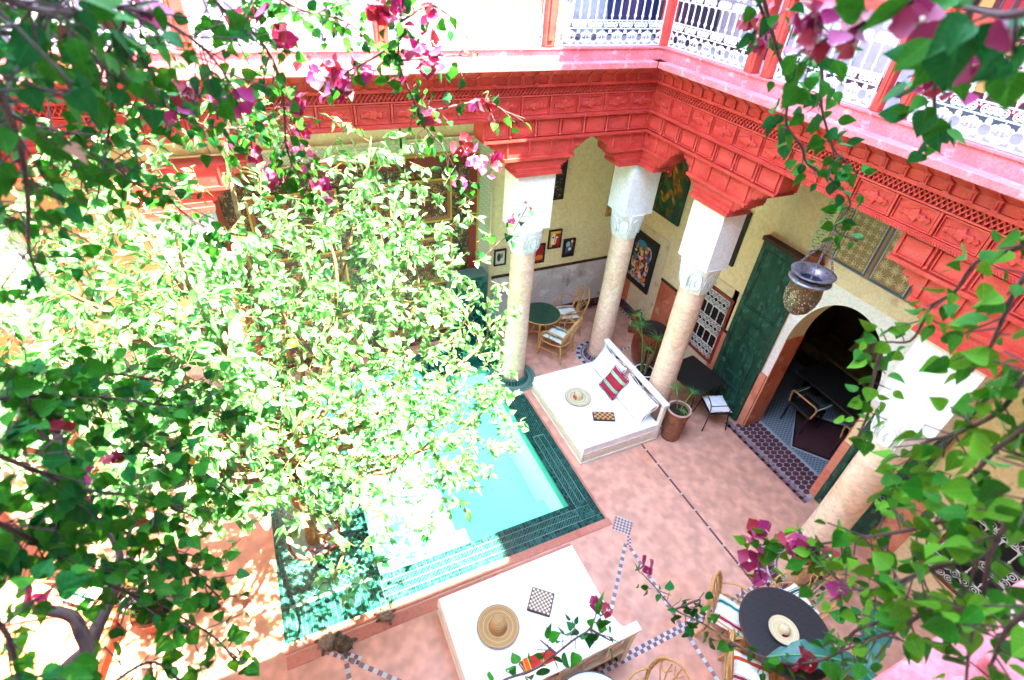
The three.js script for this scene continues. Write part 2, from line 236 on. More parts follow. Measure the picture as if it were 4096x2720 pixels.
add(wallR, 'dado_cap', [bx(XW - .03, XW, 1.401, 1.45, -7.12, -6.62), bx(XW - .03, XW, 1.401, 1.45, -5.32, -5.12), bx(XW - .03, XW, 1.401, 1.45, -1.62, -1.2), bx(XW - .03, XW, 1.401, 1.45, -8.45, -8.05)], M.darkWood);
add(wallR, 'plaster_panel', [ext(shape([[8.44, .25], [8.46, .75], [8.5, 2.25], [7.15, 2.25], [7.15, .72], [7.4, .24]].map(([a, b]) => [Math.min(a, 8.04), b])), .016).rotateY(Math.PI / 2).translate(XW - .016, 0, 0), bx(XW - .010, XW, 0, 2.25, -6.3, -6.04), bx(XW - .010, XW, 2.08, 2.25, -6.04, -5.0), bx(XW - .010, XW, 0, 2.25, -5.22, -5.33 + .0), bx(XW - .010, XW, 0, .56, -6.04, -5.33)], M.beige);
const wallB = struct('wall_back', bx(XWL - .4, XW, 0, 5.5, ZW - .4, ZW), M.cream, 'cream gallery wall at the far end of the courtyard');
add(wallB, 'dado', [bx(3.76, XW - .013, .25, 1.3, ZW, ZW + .012), bx(XWL, -1.2, 0, 1.3, ZW, ZW + .012)], M.greyDado);
add(wallB, 'dado_cap', [bx(3.76, XW - .031, 1.301, 1.35, ZW, ZW + .03), bx(XWL, -1.2, 1.301, 1.35, ZW, ZW + .03)], M.darkWood);
{ const t = []; // glazed skirting of small dark bricks
  for (let k = 0; k < 3; k++) for (let i = 0; i < 46; i++) t.push(paint(bx(3.8 + i * .072 + .004, 3.8 + (i + 1) * .072, .004 + k * .08, .08 + k * .08, ZW, ZW + .02 - k * .003), jit([[.10, .03, .035], [.04, .02, .03], [.16, .06, .06]][Math.floor(rnd() * 3)], .4)));
  for (let k = 0; k < 3; k++) for (let i = 0; i < 25; i++) t.push(paint(bx(XW - .02 + k * .003, XW, .004 + k * .08, .08 + k * .08, -8.4 + i * .072 + .004, -8.4 + (i + 1) * .072), jit([[.10, .03, .035], [.04, .02, .03], [.05, .05, .09]][Math.floor(rnd() * 3)], .4)));
  for (let i = 0; i < 60; i++) if (i < 46) t.push(paint(tileGeo(3.8 + i * .072, 0, ZW + .06, .03, .06, .5), jit([.05, .03, .045], .4))); else t.push(paint(tileGeo(XW - .07, 0, -8.3 + (i - 46) * .11, .06, .03, .5), jit([.04, .04, .07], .4)));
  stuff(add(wallB, 'skirting_tile', t, M.glazeTile, true)); }
const wallL = struct('wall_left', [bx(XWL - .4, XWL, 0, 5.5, ZW, 4)], M.peach, 'plastered gallery wall on the left'); add(wallL, 'dado', bx(XWL, XWL + .012, 0, 1.4, ZW + .02, 1.9), M.pinkDado);
struct('wall_near', bx(XWL, XW, 0, 5.5, ZWN, ZWN + .4), M.cream, 'gallery wall below the photographer');
// upper storey
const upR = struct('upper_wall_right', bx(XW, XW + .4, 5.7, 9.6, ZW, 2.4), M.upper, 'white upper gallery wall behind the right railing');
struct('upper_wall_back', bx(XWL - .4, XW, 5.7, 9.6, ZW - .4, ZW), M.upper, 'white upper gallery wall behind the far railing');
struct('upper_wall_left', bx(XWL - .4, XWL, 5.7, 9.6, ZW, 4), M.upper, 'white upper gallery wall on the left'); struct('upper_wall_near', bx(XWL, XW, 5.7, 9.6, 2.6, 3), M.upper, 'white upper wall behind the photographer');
{ // skirting of tall dark red tiles with a toothed top on the upper right wall
  const t = []; for (let i = 0; i < 46; i++) { const z = -8.3 + i * .115; if (i % 2) t.push(paint(bx(XW - .014, XW, 5.7, 5.86, z, z + .11), jit([.10, .03, .045], .3))); else t.push(paint(bx(XW - .012, XW, 5.7, 5.80, z, z + .11), jit([.17, .08, .1], .3)), paint(bx(XW - .013, XW, 5.803, 5.84, z + .03, z + .08), jit([.10, .03, .045], .3))); }
  stuff(add(upR, 'skirting_tile', t, M.glazeTile, true)); }
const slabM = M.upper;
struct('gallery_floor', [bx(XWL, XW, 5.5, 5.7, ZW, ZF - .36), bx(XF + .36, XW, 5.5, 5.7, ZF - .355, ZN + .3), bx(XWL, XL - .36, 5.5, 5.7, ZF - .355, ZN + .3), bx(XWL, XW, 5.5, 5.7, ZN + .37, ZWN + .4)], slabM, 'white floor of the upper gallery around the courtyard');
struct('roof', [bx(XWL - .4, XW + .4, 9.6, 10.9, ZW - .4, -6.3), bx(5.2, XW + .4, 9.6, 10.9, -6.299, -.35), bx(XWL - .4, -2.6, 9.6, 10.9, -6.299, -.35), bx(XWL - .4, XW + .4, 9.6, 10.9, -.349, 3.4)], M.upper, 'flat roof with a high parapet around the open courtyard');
// room behind the arched doorway
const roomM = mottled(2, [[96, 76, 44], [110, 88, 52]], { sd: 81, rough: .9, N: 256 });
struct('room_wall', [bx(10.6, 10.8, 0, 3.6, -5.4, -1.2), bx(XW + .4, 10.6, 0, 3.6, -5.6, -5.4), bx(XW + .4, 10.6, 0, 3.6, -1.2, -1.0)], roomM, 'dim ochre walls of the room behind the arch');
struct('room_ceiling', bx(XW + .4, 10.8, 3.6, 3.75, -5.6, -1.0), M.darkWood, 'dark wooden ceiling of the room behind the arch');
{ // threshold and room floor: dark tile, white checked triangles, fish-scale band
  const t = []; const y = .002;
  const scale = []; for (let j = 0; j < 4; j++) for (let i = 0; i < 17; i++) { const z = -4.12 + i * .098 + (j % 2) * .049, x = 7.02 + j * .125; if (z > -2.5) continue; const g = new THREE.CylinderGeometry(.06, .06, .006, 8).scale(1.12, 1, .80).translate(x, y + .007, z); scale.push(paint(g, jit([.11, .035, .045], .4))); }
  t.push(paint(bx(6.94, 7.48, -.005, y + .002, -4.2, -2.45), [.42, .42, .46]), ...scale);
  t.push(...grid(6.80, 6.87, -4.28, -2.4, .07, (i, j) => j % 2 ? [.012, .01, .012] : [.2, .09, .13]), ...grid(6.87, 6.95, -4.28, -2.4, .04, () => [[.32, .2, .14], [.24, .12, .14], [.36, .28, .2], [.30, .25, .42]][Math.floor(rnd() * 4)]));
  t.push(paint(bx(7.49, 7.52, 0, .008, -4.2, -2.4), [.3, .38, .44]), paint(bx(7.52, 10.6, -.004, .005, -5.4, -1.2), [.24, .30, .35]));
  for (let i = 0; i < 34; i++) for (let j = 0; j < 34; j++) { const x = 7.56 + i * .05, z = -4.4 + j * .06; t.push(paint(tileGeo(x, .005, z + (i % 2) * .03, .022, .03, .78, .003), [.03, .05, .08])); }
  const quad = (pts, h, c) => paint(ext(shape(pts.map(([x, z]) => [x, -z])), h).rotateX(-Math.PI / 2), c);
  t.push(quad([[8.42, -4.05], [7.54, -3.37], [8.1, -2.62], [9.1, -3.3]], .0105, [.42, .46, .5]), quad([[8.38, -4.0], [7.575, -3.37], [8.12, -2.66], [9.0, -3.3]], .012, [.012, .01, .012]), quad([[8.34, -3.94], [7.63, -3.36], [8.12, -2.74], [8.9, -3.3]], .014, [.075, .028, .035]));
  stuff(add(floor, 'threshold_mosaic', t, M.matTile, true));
}

// ================================================================ carved red beams, columns
function leafBlob(w, h) { const s = new THREE.Shape(); const n = 10; for (let i = 0; i <= n * 2; i++) { const a = i / (n * 2) * Math.PI * 2, r = 1 + .22 * Math.cos(a * 5); const x = Math.cos(a) * w * r, y = Math.sin(a) * h * r; i ? s.lineTo(x, y) : s.moveTo(x, y); } return s; }
const carvA = ext(leafBlob(.045, .05), .022, .006), carvB = ext(leafBlob(.035, .026), .018, .005);
const FW = { bead1: [4.99, 5.03, .05], A: [5.03, 5.28], bead2: [5.40, 5.44, .075] };
function scallop(w, h, t) { // a bracket end: plank with a cut-out wavy underside, hanging from y=0 down to -h, x from 0 to w
  const p = [[0, 0], [w, 0], [w, -h]]; const n = 4; for (let i = n; i > 0; i--) { const x = w * i / n, yy = -h * (i / n); p.push([x - w / n * .15, yy + h * .02], [x - w / n * .35, yy + h * .34], [x - w / n * .55, yy + h * .16], [x - w / n * .8, yy + h * .30]); } p.push([0, -.01]);
  return ext(shape(p), t).translate(0, 0, -t);
}
function carvedBeam(label, o, turn, x0, x1, low, cols, ends, detail = 1) { // along local x, outwards local z; low: where the lower band runs [[a,b],...]
  const t = thing('carved_beam', label, 'beam', o, turn, undefined); const e = (w, s) => s ? w : 0, A = w => x0 + (ends[0] ? w : 0), B = w => x1 - (ends[1] ? w : 0);
  const red = M.red, N = Math.round((x1 - x0) / .44), P = (x1 - x0) / N;
  add(t, 'core', [bx(x0, x1, 4.99, 5.7, -.34, 0), ...low.map(([a, b]) => bx(a, b, 4.72, 4.989, -.34, -.001))], red);
  add(t, 'twisted_moulding', [bx(A(.05), B(.05), 4.985, 5.022, .001, .05), bx(A(.035), B(.035), 5.022, 5.036, .001, .035), bx(A(.075), B(.075), 5.40, 5.437, .001, .075), bx(A(.05), B(.05), 5.276, 5.294, .001, .045), ...low.map(([a, b]) => bx(a, b === x1 ? B(.045) : b, 4.70, 4.738, -.3, .045))], red);
  const rope = []; if (detail) for (let x = A(.05) + .01; x < B(.05) - .02; x += .026) rope.push(new THREE.BoxGeometry(.012, .034, .012).rotateZ(.6).translate(x, 5.004, .054)); if (rope.length) stuff(add(t, 'rope_carving', rope, red));
  // lower band: panels between slender turned sticks
  const st = [], pn = []; for (const [a, b] of low) { const n = Math.max(1, Math.round((b - a) / .36)), w = (b - a) / n; for (let i = 0; i < n; i++) { const c = a + (i + .5) * w; add(t, 'lower_panel', [bx(c - w * .36, c + w * .36, 4.775, 4.955, 0, .008), bx(c - w * .40, c - w * .37, 4.76, 4.965, 0, .03), bx(c + w * .37, c + w * .40, 4.76, 4.965, 0, .03), bx(c - w * .369, c + w * .369, 4.758, 4.772, 0, .028)], red); if (i) add(t, 'stick', [bar([a + i * w, 4.775, .03], [a + i * w, 4.975, .02], .014), new THREE.SphereGeometry(.022, 8, 6).translate(a + i * w, 4.77, .034)], red); } }
  // floral band
  for (let i = 0; i < N; i++) { const c = x0 + (i + .5) * P, w = P; add(t, 'floral_panel', [bx(c - w * .43, c + w * .43, 5.045, 5.262, 0, .006), bx(c - w * .44, c - w * .42, 5.045, 5.262, .006, .03), bx(c + w * .42, c + w * .44, 5.045, 5.262, .006, .03), bx(c - w * .42, c + w * .42, 5.25, 5.264, .006, .03), bx(c - w * .42, c + w * .42, 5.043, 5.057, .006, .03), carvA.clone().translate(c, 5.155, .006), carvB.clone().translate(c - .075, 5.15, .006), carvB.clone().translate(c + .075, 5.15, .006), carvB.clone().scale(.6, .8, 1).translate(c - .13, 5.145, .006), carvB.clone().scale(.6, .8, 1).translate(c + .13, 5.145, .006)], red); if (i) add(t, 'stick', bx(x0 + i * P - .012, x0 + i * P + .012, 5.05, 5.27, 0, .045), red); }
  // lattice band of crossing slats
  const L = []; for (let x = A(.03) + .03; x < B(.03) - .03; x += .052) L.push(new THREE.BoxGeometry(.012, .118, .03).rotateZ(.62).translate(x, 5.346, .016), new THREE.BoxGeometry(.012, .118, .03).rotateZ(-.62).translate(x, 5.346, .028)); stuff(add(t, 'lattice', L, red));
  // niches: boards stepping out to the lip, little columns between them
  const n2 = Math.round((x1 - x0) / .2), q = (x1 - x0) / n2;
  const slope = (a, b) => { const g = new THREE.BufferGeometry(); const v = [[a + .006, 5.53, .07], [b - .006, 5.53, .07], [b - .006, 5.628, .21], [a + .006, 5.628, .21], [a + .006, 5.53, 0], [b - .006, 5.53, 0], [b - .006, 5.628, 0], [a + .006, 5.628, 0]]; g.setAttribute('position', new THREE.Float32BufferAttribute(v.flat(), 3)); g.setIndex([0, 1, 2, 0, 2, 3, 0, 3, 7, 0, 7, 4, 1, 5, 6, 1, 6, 2, 0, 4, 5, 0, 5, 1]); g.computeVertexNormals(); g.setAttribute('uv', new THREE.Float32BufferAttribute(new Float32Array(16), 2)); return g.toNonIndexed(); };
  for (let i = 0; i < n2; i++) { let a = x0 + i * q, b = a + q; if (a < A(.2) - .1 || b > B(.2) + .1) continue; const c = (a + b) / 2; add(t, 'niche_board', [bx(a + .004, b - .004, 5.44, 5.527, 0, .062), slope(a, b)], red); add(t, 'niche_column', [bar([a - .012, 5.455, .08], [a - .012, 5.525, .085], .012, 6), bar([a + .012, 5.455, .08], [a + .012, 5.525, .085], .012, 6), box(a, 5.447, .082, .055, .018, .036), box(a, 5.53, .088, .05, .016, .04), bar([a - .03, 5.535, .095], [a + .012, 5.57, .14], .012, 5), bar([a + .03, 5.535, .095], [a - .012, 5.57, .14], .012, 5), bar([a, 5.57, .142], [a, 5.626, .205], .012, 5)], red); }
  add(t, 'lip', [rbox((A(.29) + B(.29)) / 2, 5.672, .08, B(.29) - A(.29), .078, .42, .012)], M.redWorn);
  add(t, 'sill_board', [bx(A(.15), B(.15), 5.712, 5.85, .03, .15), bx(A(.17), B(.17), 5.851, 5.872, .02, .17)], M.redWorn);
  for (const [c, hw, l, r] of cols) { // stepped corbels over each column, wavy ends where the bay is open
    add(t, 'corbel', [bx(c - hw - .26, c + hw + .26, 4.44, 4.699, -.32, -.004), bx(c - hw - .25, c + hw + .25, 4.425, 4.468, -.31, .035)], red);
    const k = Math.round((2 * hw + .4) / .3); for (let i = 0; i <= k; i++) add(t, 'corbel_stick', [bx(c - hw - .2 + i * (2 * hw + .4) / k - .012, c - hw - .2 + i * (2 * hw + .4) / k + .012, 4.475, 4.69, -.004, .022)], red);
    add(t, 'corbel_foot', [bx(c - hw - .04, c + hw + .04, 4.23, 4.424, -.33, -.002), bx(c - hw - .06, c + hw + .06, 4.20, 4.25, -.36, .06), bx(c - hw - .05, c + hw + .05, 4.252, 4.30, -.34, .03)], red);
    for (const [s, on] of [[-1, l], [1, r]]) if (on) { for (const [y, ww, hh, off] of [[4.70, .30, .2, .26], [4.425, .22, .18, .04]]) { const g = scallop(ww, hh, .09); if (s < 0) { g.translate(-ww, 0, 0).translate(c - hw - off + .0, y, -.012); } else { g.rotateY(Math.PI).translate(ww, 0, -.09).translate(c + hw + off, y, -.012); } add(t, 'wavy_bracket', [g, g.clone().translate(0, 0, -.2)], red); } }
  }
  return t;
}
carvedBeam('carved red wooden beam under the far balcony, half in sunlight', [0, 0, ZF], 0, XL, XF, [[XL, -1.9], [2.72, XF]], [[3.6, .31, 1, 1], [5.3, .26, 1, 0], [-1.0, .31, 1, 1]], [1, 1]);
carvedBeam('carved red wooden beam under the right balcony, above the arched doorway', [XF, 0, 0], -Math.PI / 2, ZF, ZN, [[ZF, -4.02], [-2.55, ZN]], [[-6.42, .18, 0, 1], [-4.95, .32, 1, 1], [-1.62, .32, 1, 1]], [1, 1]);
carvedBeam('carved red wooden beam under the sunlit left balcony', [XL, 0, 0], Math.PI / 2, -ZN, -ZF, [[-ZN, 2.55], [4.02, -ZF]], [[1.62, .32, 1, 1], [4.95, .32, 1, 1], [6.35, .25, 1, 0]], [1, 1], 0);
{ // the near balcony, seen only at the lower right corner: lip and board of worn pink wood with post feet
  const t = thing('balcony_edge', 'worn pink wooden edge of the near balcony below the photographer', 'balcony', [0, 0, ZN]);
  add(t, 'lip', rbox(1.3, 5.66, -.06, 8.1, .09, .46, .015), M.redWorn); add(t, 'core', bx(XL, XF, 4.75, 5.6, -.02, .3), M.red); add(t, 'board', bx(XL, XF, 5.706, 5.86, .02, .16), M.redWorn);
  for (let i = 0; i < 12; i++) add(t, 'plank', rbox(-2.4 + i * .66, 5.732, -.13, .57, .05, .17, .012), M.redWorn);
}
// columns
M.incised = plain(.34, .40, .39, .9);
function annulus(r0, r1, n, y, col, cone = 0) { const out = []; for (let i = 0; i < n; i++) { const a0 = i / n * 6.2832, a1 = (i + .88) / n * 6.2832, v = (a, r, h) => [Math.cos(a) * r, h, Math.sin(a) * r], k = cone, A = [v(a0, r0, y + k), v(a1, r0, y + k), v(a1, r1, y), v(a0, r1, y)], g = new THREE.BufferGeometry(), lo = A.map(p => [p[0], p[1] - .02, p[2]]); g.setAttribute('position', new THREE.Float32BufferAttribute([...A, ...lo].flat(), 3)); g.setIndex([0, 1, 2, 0, 2, 3, 3, 2, 6, 3, 6, 7, 0, 3, 7, 0, 7, 4, 1, 5, 6, 1, 6, 2]); g.setAttribute('uv', new THREE.Float32BufferAttribute(new Float32Array(16), 2)); const f = g.toNonIndexed(); f.computeVertexNormals(); out.push(paint(f, jit(col(i), .3))); } return out; }
function makeColumn(label, x, z, kind, pw, pd, turn = 0) {
  const t = thing('column', label, 'column', [x, 0, z], turn, 'columns around the courtyard');
  const g = kind === 'green', c1 = g ? () => greenTile(3) : i => i % 2 ? [.03, .012, .02] : [.14, .05, .06], c2 = g ? () => greenTile(4) : i => i % 2 ? [.04, .02, .04] : [.42, .42, .48];
  stuff(add(t, 'base_tile', [...annulus(.235, .31, 30, .02, c1, .11), ...(g ? annulus(.315, .40, 34, .013, c2) : [...annulus(.315, .37, 34, .016, () => [.2, .1, .12]), ...annulus(.375, .46, 34, .013, c2)])], g ? M.glazeTile : M.matTile, true));
  add(t, 'base_core', [lathe([[.24, .125], [.305, .018], [.47, .008], [.47, 0]], 32)], g ? M.grout : plain(.4, .36, .36, .8));
  const pts = []; for (let i = 0; i <= 14; i++) { const y = i / 14; pts.push([.222 - .022 * y + .004 * Math.sin(y * 9), .1 + 2.75 * y]); } add(t, 'shaft', lathe(pts, 40), M.shaft);
  // capital: an octagon that widens to the pier, a tongue-shaped relief on each side
  const oct = (y0, y1, r0, r1) => { const k = new THREE.CylinderGeometry(r1, r0, y1 - y0, 8, 1).rotateY(Math.PI / 8).translate(0, (y0 + y1) / 2, 0).toNonIndexed(); k.computeVertexNormals(); return k; };
  const k = Math.max(.24, Math.min(.30, pw * .46));
  add(t, 'capital', [oct(2.83, 2.94, .225, .245), oct(2.94, 3.15, .245, .28), oct(3.15, 3.3, .28, k + .05)].map(q => q.scale(1, 1, pd / pw > .9 ? 1 : .92)), M.white);
  const cl = []; for (let i = 0; i < 8; i++) { const a = i / 8 * Math.PI * 2, s = new THREE.Shape(); s.moveTo(-.07, 0); s.lineTo(-.078, .15); s.absellipse(0, .17, .078, .09, Math.PI, 0, true); s.lineTo(.07, 0); s.quadraticCurveTo(0, -.06, -.07, 0); add(t, 'capital_tongue', [ext(s, .02, .004).rotateX(.13).translate(0, 2.95, .226), bar([0, 2.95, .253], [0, 3.1, .272], .004, 4)].map(q => q.rotateY(a)), M.white); const lp = [[-.07, 0], [-.078, .15], [-.06, .225], [0, .262], [.06, .225], [.078, .15], [.07, 0]].map(([x, y]) => V3(x, y, .026)); cl.push(...[tube(lp, .0035, 24, 4), tube([V3(0, .03, .028), V3(-.02, .1, .028), V3(0, .17, .028)], .003, 8, 4), torus(-.098, .20, .022, .022, .003, 10, 4), torus(-.098, .05, .02, .018, .003, 10, 4), torus(-.098, .245, .024, .014, .003, 8, 4)].map(q => q.rotateX(.13).translate(0, 2.95, .226).rotateY(a))); }
  stuff(add(t, 'capital_line', cl, M.incised)); add(t, 'pier', [bx(-pw / 2, pw / 2, 3.3, 4.2, -pd / 2, pd / 2), rbox(0, 3.31, 0, pw + .012, .02, pd + .012, .006)], M.white); return t;
}
makeColumn('pinkish column in a ring of green tiles at the pool border', 3.6, -6.83, 'green', .62, .46);
makeColumn('corner column with a dark and white tiled foot behind the far daybed', 5.6, -6.83, 'dark', .56, .52);
makeColumn('pinkish column standing right behind the far daybed headboard', 5.62, -4.95, 'dark', .62, .40, Math.PI / 2);
makeColumn('big leaning-looking column at the right beside the open green door', 5.62, -1.62, 'dark', .62, .40, Math.PI / 2);
makeColumn('column in the far left behind the orange tree', -1.0, -6.83, 'green', .62, .46);
makeColumn('white-topped corner column at the far left edge behind leaves', -2.95, -6.83, 'dark', .56, .52);
makeColumn('left gallery column behind the bougainvillea', -3.0, -4.95, 'dark', .62, .40, Math.PI / 2);

// ================================================================ balcony railings and posts
const orient = (o, turn, g) => g; // pieces below are built along local x, outwards local z
function post(label, o, turn, w = .15) { const t = thing('balcony_post', label, 'post', o, turn, 'red posts of the upper gallery'); add(t, 'shaft', [rbox(0, 7.72, 0, w, 3.69, w, .012), bx(-w * .2, w * .2, 5.95, 9.4, w / 2, w / 2 + .013)], M.red); add(t, 'collar', rbox(0, 6.67, 0, .19, .06, .19, .01), M.red); return t; }
const balusterG = (() => { const k = (y, r) => new THREE.SphereGeometry(r, 8, 6).translate(0, y, 0); return geo([cyl(0, 6.13, 6.40, 0, .0085, .0085, 6), k(6.215, .02), k(6.195, .014), k(6.235, .014), cyl(0, 6.22, 6.385, 0, .013, .010, 6), torus(0, 6.38, 0, .05, .007, 10, 4, Math.PI).translate(.053, 0, 0)]); })();
const scrollG = p => { const r = .0062, s = [], C = (x, y, R) => s.push(torus(x, y, 0, R, r, 12, 4), torus(x, y, 0, R * .45, r, 8, 4)); // one double bay of scrolls: a wreath below, curls above
  s.push(torus(0, 5.972, 0, .05, r, 16, 4)); for (let k = 0; k < 6; k++) { const a = k / 6 * 6.2832 + .52; C(Math.cos(a) * .072, 5.972 + Math.sin(a) * .066, .021); }
  for (const k of [-1, 1]) { C(k * p * .30, 6.115, .03); C(k * p * .10, 6.115, .026); C(k * p * .42, 5.925, .022); C(k * p * .42, 6.02, .022); C(k * p * .30, 6.45, .03); C(k * p * .12, 6.455, .03); C(k * p * .2, 6.545, .036); s.push(bx(k * p / 2 - .0045, k * p / 2 + .0045, 5.895, 6.06, -.005, .005), torus(k * p * .42, 5.972, 0, .055, r * .9, 8, 4, 3.1).translate(0, 0, .001)); }
  return geo(s, 1); };
function railing(label, o, turn, a, b) {
  const t = thing('iron_railing', label, 'railing', o, turn, 'white wrought iron railings of the upper gallery'), n = 2 * Math.round((b - a) / .226), p = (b - a) / n, sg = scrollG(2 * p);
  add(t, 'rail_bar', [bx(a, b, 5.878, 5.892, -.008, .008), bx(a, b, 6.065, 6.077, -.007, .007), bx(a, b, 6.155, 6.167, -.007, .007), bx(a, b, 6.40, 6.412, -.007, .007), bx(a, b, 6.60, 6.614, -.008, .008), bx(a, a + .012, 5.893, 6.6, -.006, .006), bx(b - .012, b, 5.893, 6.6, -.006, .006)], M.iron);
  for (let i = 0; i < n; i++) { const x = a + (i + .5) * p; if (i % 2 === 0) { const s = new THREE.Mesh(sg, M.iron); s.name = 'scroll'; s.position.x = a + (i + 1) * p; t.add(s); } if (i) { const m = new THREE.Mesh(balusterG, M.iron); m.name = 'baluster'; m.castShadow = m.receiveShadow = true; m.position.x = a + i * p; t.add(m); } }
  add(t, 'handrail', rbox((a + b) / 2, 6.67, 0, b - a, .09, .11, .012), M.red); return t;
}
{
  const zb = ZF + .10, xr = XF - .10; let prev = XF - .1;
  const bp = [['far corner post where the two red balconies meet', 5.3], ['far balcony post at the edge of the sunlight', 3.5], ['sunlit far balcony post behind the hanging bougainvillea', 1.44], ['sunlit far balcony post above the orange tree', -.46], ['left corner post of the far balcony', -2.72]];
  const bl = ['white iron railing of the far balcony next to the corner, in shade', 'white iron railing of the far balcony in full sunlight, right of the hanging bougainvillea', 'white iron railing of the far balcony in full sunlight behind bougainvillea leaves', 'white iron railing of the far balcony above the tree top at the left'];
  bp.forEach(([l, x]) => post(l, [x, 0, zb], 0)); bl.forEach((l, i) => railing(l, [0, 0, zb], 0, bp[i + 1][1] + .08, bp[i][1] - .08));
  const rp = [['right balcony post left of a narrow railing, behind pink flowers', -4.88], ['right balcony post paired beside another, behind pink flowers', -4.62], ['thin right balcony post left of the narrow railing panel', -3.28], ['thin right balcony post right of the narrow railing panel', -3.04], ['right balcony post near the upper right corner of the picture', -1.2]];
  rp.forEach(([l, z], i) => post(l, [xr, 0, z], -Math.PI / 2, i === 2 || i === 3 ? .085 : .13)); [['white iron railing of the right balcony next to the corner post', -6.42, -4.96], ['narrow white iron railing strip between two close posts', -4.80, -4.70], ['white iron railing of the right balcony behind the hanging bougainvillea shoot', -4.54, -3.36], ['narrow white iron railing panel between two thin red posts', -3.20, -3.12], ['white iron railing at the far right in front of a red and yellow door', -2.96, -1.28]].forEach(([l, a, b]) => { if (b - a > .2) railing(l, [xr, 0, 0], -Math.PI / 2, a, b); });
  railing('white iron railing of the sunlit left balcony', [XL + .1, 0, 0], Math.PI / 2, .4, 6.4);
}
{ // what stands on the upper gallery
  const s = thing('sofa', 'long pale beige sofa on the sunlit far upper gallery behind the railing', 'sofa', [3.3, 5.7, -8.0]); const up = M.beige; add(s, 'seat', rbox(0, .2, .1, 2.0, .4, .75, .06, 3), up); add(s, 'backrest', rbox(0, .42, -.3, 2.0, .6, .16, .06, 3), up); add(s, 'armrest', rbox(-1.06, .28, .05, .16, .5, .8, .05, 3), up); add(s, 'armrest', rbox(1.06, .28, .05, .16, .5, .8, .05, 3), up);
  const p = thing('pouffe', 'big round grey cushion on the upper gallery behind the shaded railing', 'cushion', [4.98, 5.7, -8.05]); add(p, 'body', new THREE.SphereGeometry(.36, 24, 16).scale(1, .92, .5).rotateX(-.15).translate(0, .34, 0), mottled(.4, [[150, 158, 168], [170, 176, 186]], { sd: 83, N: 128, rough: .95, bump: .003 })); add(p, 'seam', torus(0, 0, 0, .352, .012, 40, 6).scale(1, .92, 1).rotateX(-.15).translate(0, .34, 0), M.linen);
  const d = thing('panelled_door', 'teal and dark blue panelled door on the far upper gallery', 'door', [5.95, 5.7, ZW]); add(d, 'frame', [bx(-.52, -.40, 0, 2.4, 0, .08), bx(.62, .70, 0, 2.4, 0, .08)], plain(.02, .30, .36, .5)); const leaf = plain(.035, .045, .16, .5), leaf2 = plain(.085, .06, .17, .5); for (let i = 0; i < 3; i++) add(d, 'door_leaf', [bx(-.39 + i * .335, -.06 + i * .335, 0, 2.35, 0, .05), bx(-.34 + i * .335, -.11 + i * .335, .2, 1.0, .05, .065)], i === 1 ? leaf2 : leaf);
  const b = thing('dark_cabinet', 'dark slatted cabinet in the corner of the upper gallery', 'cabinet', [6.75, 5.7, -7.85]); add(b, 'body', bx(-.3, .3, 0, .62, -.35, .4), plain(.05, .035, .06, .5)); for (let i = 0; i < 6; i++) add(b, 'slat', bx(-.345, -.302, .05, .58, -.3 + i * .11, -.22 + i * .11), plain(.09, .05, .09, .5));
  const g = thing('lacquered_door', 'red door with dark and yellow panels at the upper right behind the railing', 'door', [XW, 5.7, -2.7], -Math.PI / 2); const rd = plain(.42, .02, .035, .5), yl = plain(.62, .36, .10, .5), dk = plain(.12, .02, .025, .5), gy = plain(.10, .11, .12, .6);
  add(g, 'door_leaf', bx(-1.25, 1.2, .12, 2.3, 0, .05), rd); add(g, 'threshold', bx(-1.4, 1.3, 0, .115, 0, .09), gy); for (let i = 0; i < 6; i++) for (let j = 0; j < 6; j++) { const x = -1.05 + i * .41, y = .32 + j * .36; add(g, 'panel', bx(x - .16, x + .16, y - .12, y + .12, .05, .062), gy); add(g, 'panel', bx(x - .145, x + .145, y - .105, y + .105, .062, .07), dk); add(g, 'panel', bx(x - .09, x + .09, y - .06, y + .06, .07, .078), (i + j) % 3 ? yl : rd); }
}

// ================================================================ doors, windows, wall ornament
function doorLeaf(label, z0, z1, flip) {
  const w = z1 - z0, t = thing('green_door', label, 'door', [XW - .016, 0, (z0 + z1) / 2], -Math.PI / 2); const h = w / 2;
  add(t, 'board', bx(-h, h, .02, 3.36, 0, .05), M.green); add(t, 'stile', [bx(-h, -h + .09, .02, 3.36, .05, .075), bx(h - .09, h, .02, 3.36, .05, .075)], M.green); add(t, 'rail', [bx(-h + .09, h - .09, 3.24, 3.36, .05, .074), bx(-h + .09, h - .09, 2.06, 2.17, .05, .074), bx(-h + .09, h - .09, .02, .24, .05, .074)], M.green);
  add(t, 'panel_moulding', [[-h + .1, h - .1, 2.18, 3.23]].flatMap(([a, b, c, d]) => [bx(a, a + .03, c, d, .05, .066), bx(b - .03, b, c, d, .05, .066), bx(a + .031, b - .031, d - .03, d, .05, .065), bx(a + .031, b - .031, c, c + .03, .05, .065)]), M.green);
  add(t, 'keyhole_moulding', [tube([[-.23, .5, .055], [-.26, 1.0, .055], [-.24, 1.4, .055], [-.12, 1.62, .055], [-.10, 1.9, .055]], .018, 24, 6), tube([[.23, .5, .055], [.26, 1.0, .055], [.24, 1.4, .055], [.12, 1.62, .055], [.10, 1.9, .055]], .018, 24, 6), bar([-.16, 1.92, .056], [.16, 1.92, .056], .016), bar([-.12, 1.72, .056], [.12, 1.72, .056], .016)], M.green);
  for (const y of [.62, .86]) add(t, 'bolt', bar([-.15, y, .07], [.2, y, .07], .014, 8), plain(.03, .10, .10, .4, { metalness: .3 })); add(t, 'handle', torus(flip * .28, .98, .085, .03, .006), M.pewter);
  add(t, 'top_ledge', rbox(0, 3.40, .05, w + .04, .07, .14, .01), M.darkWood); return t;
}
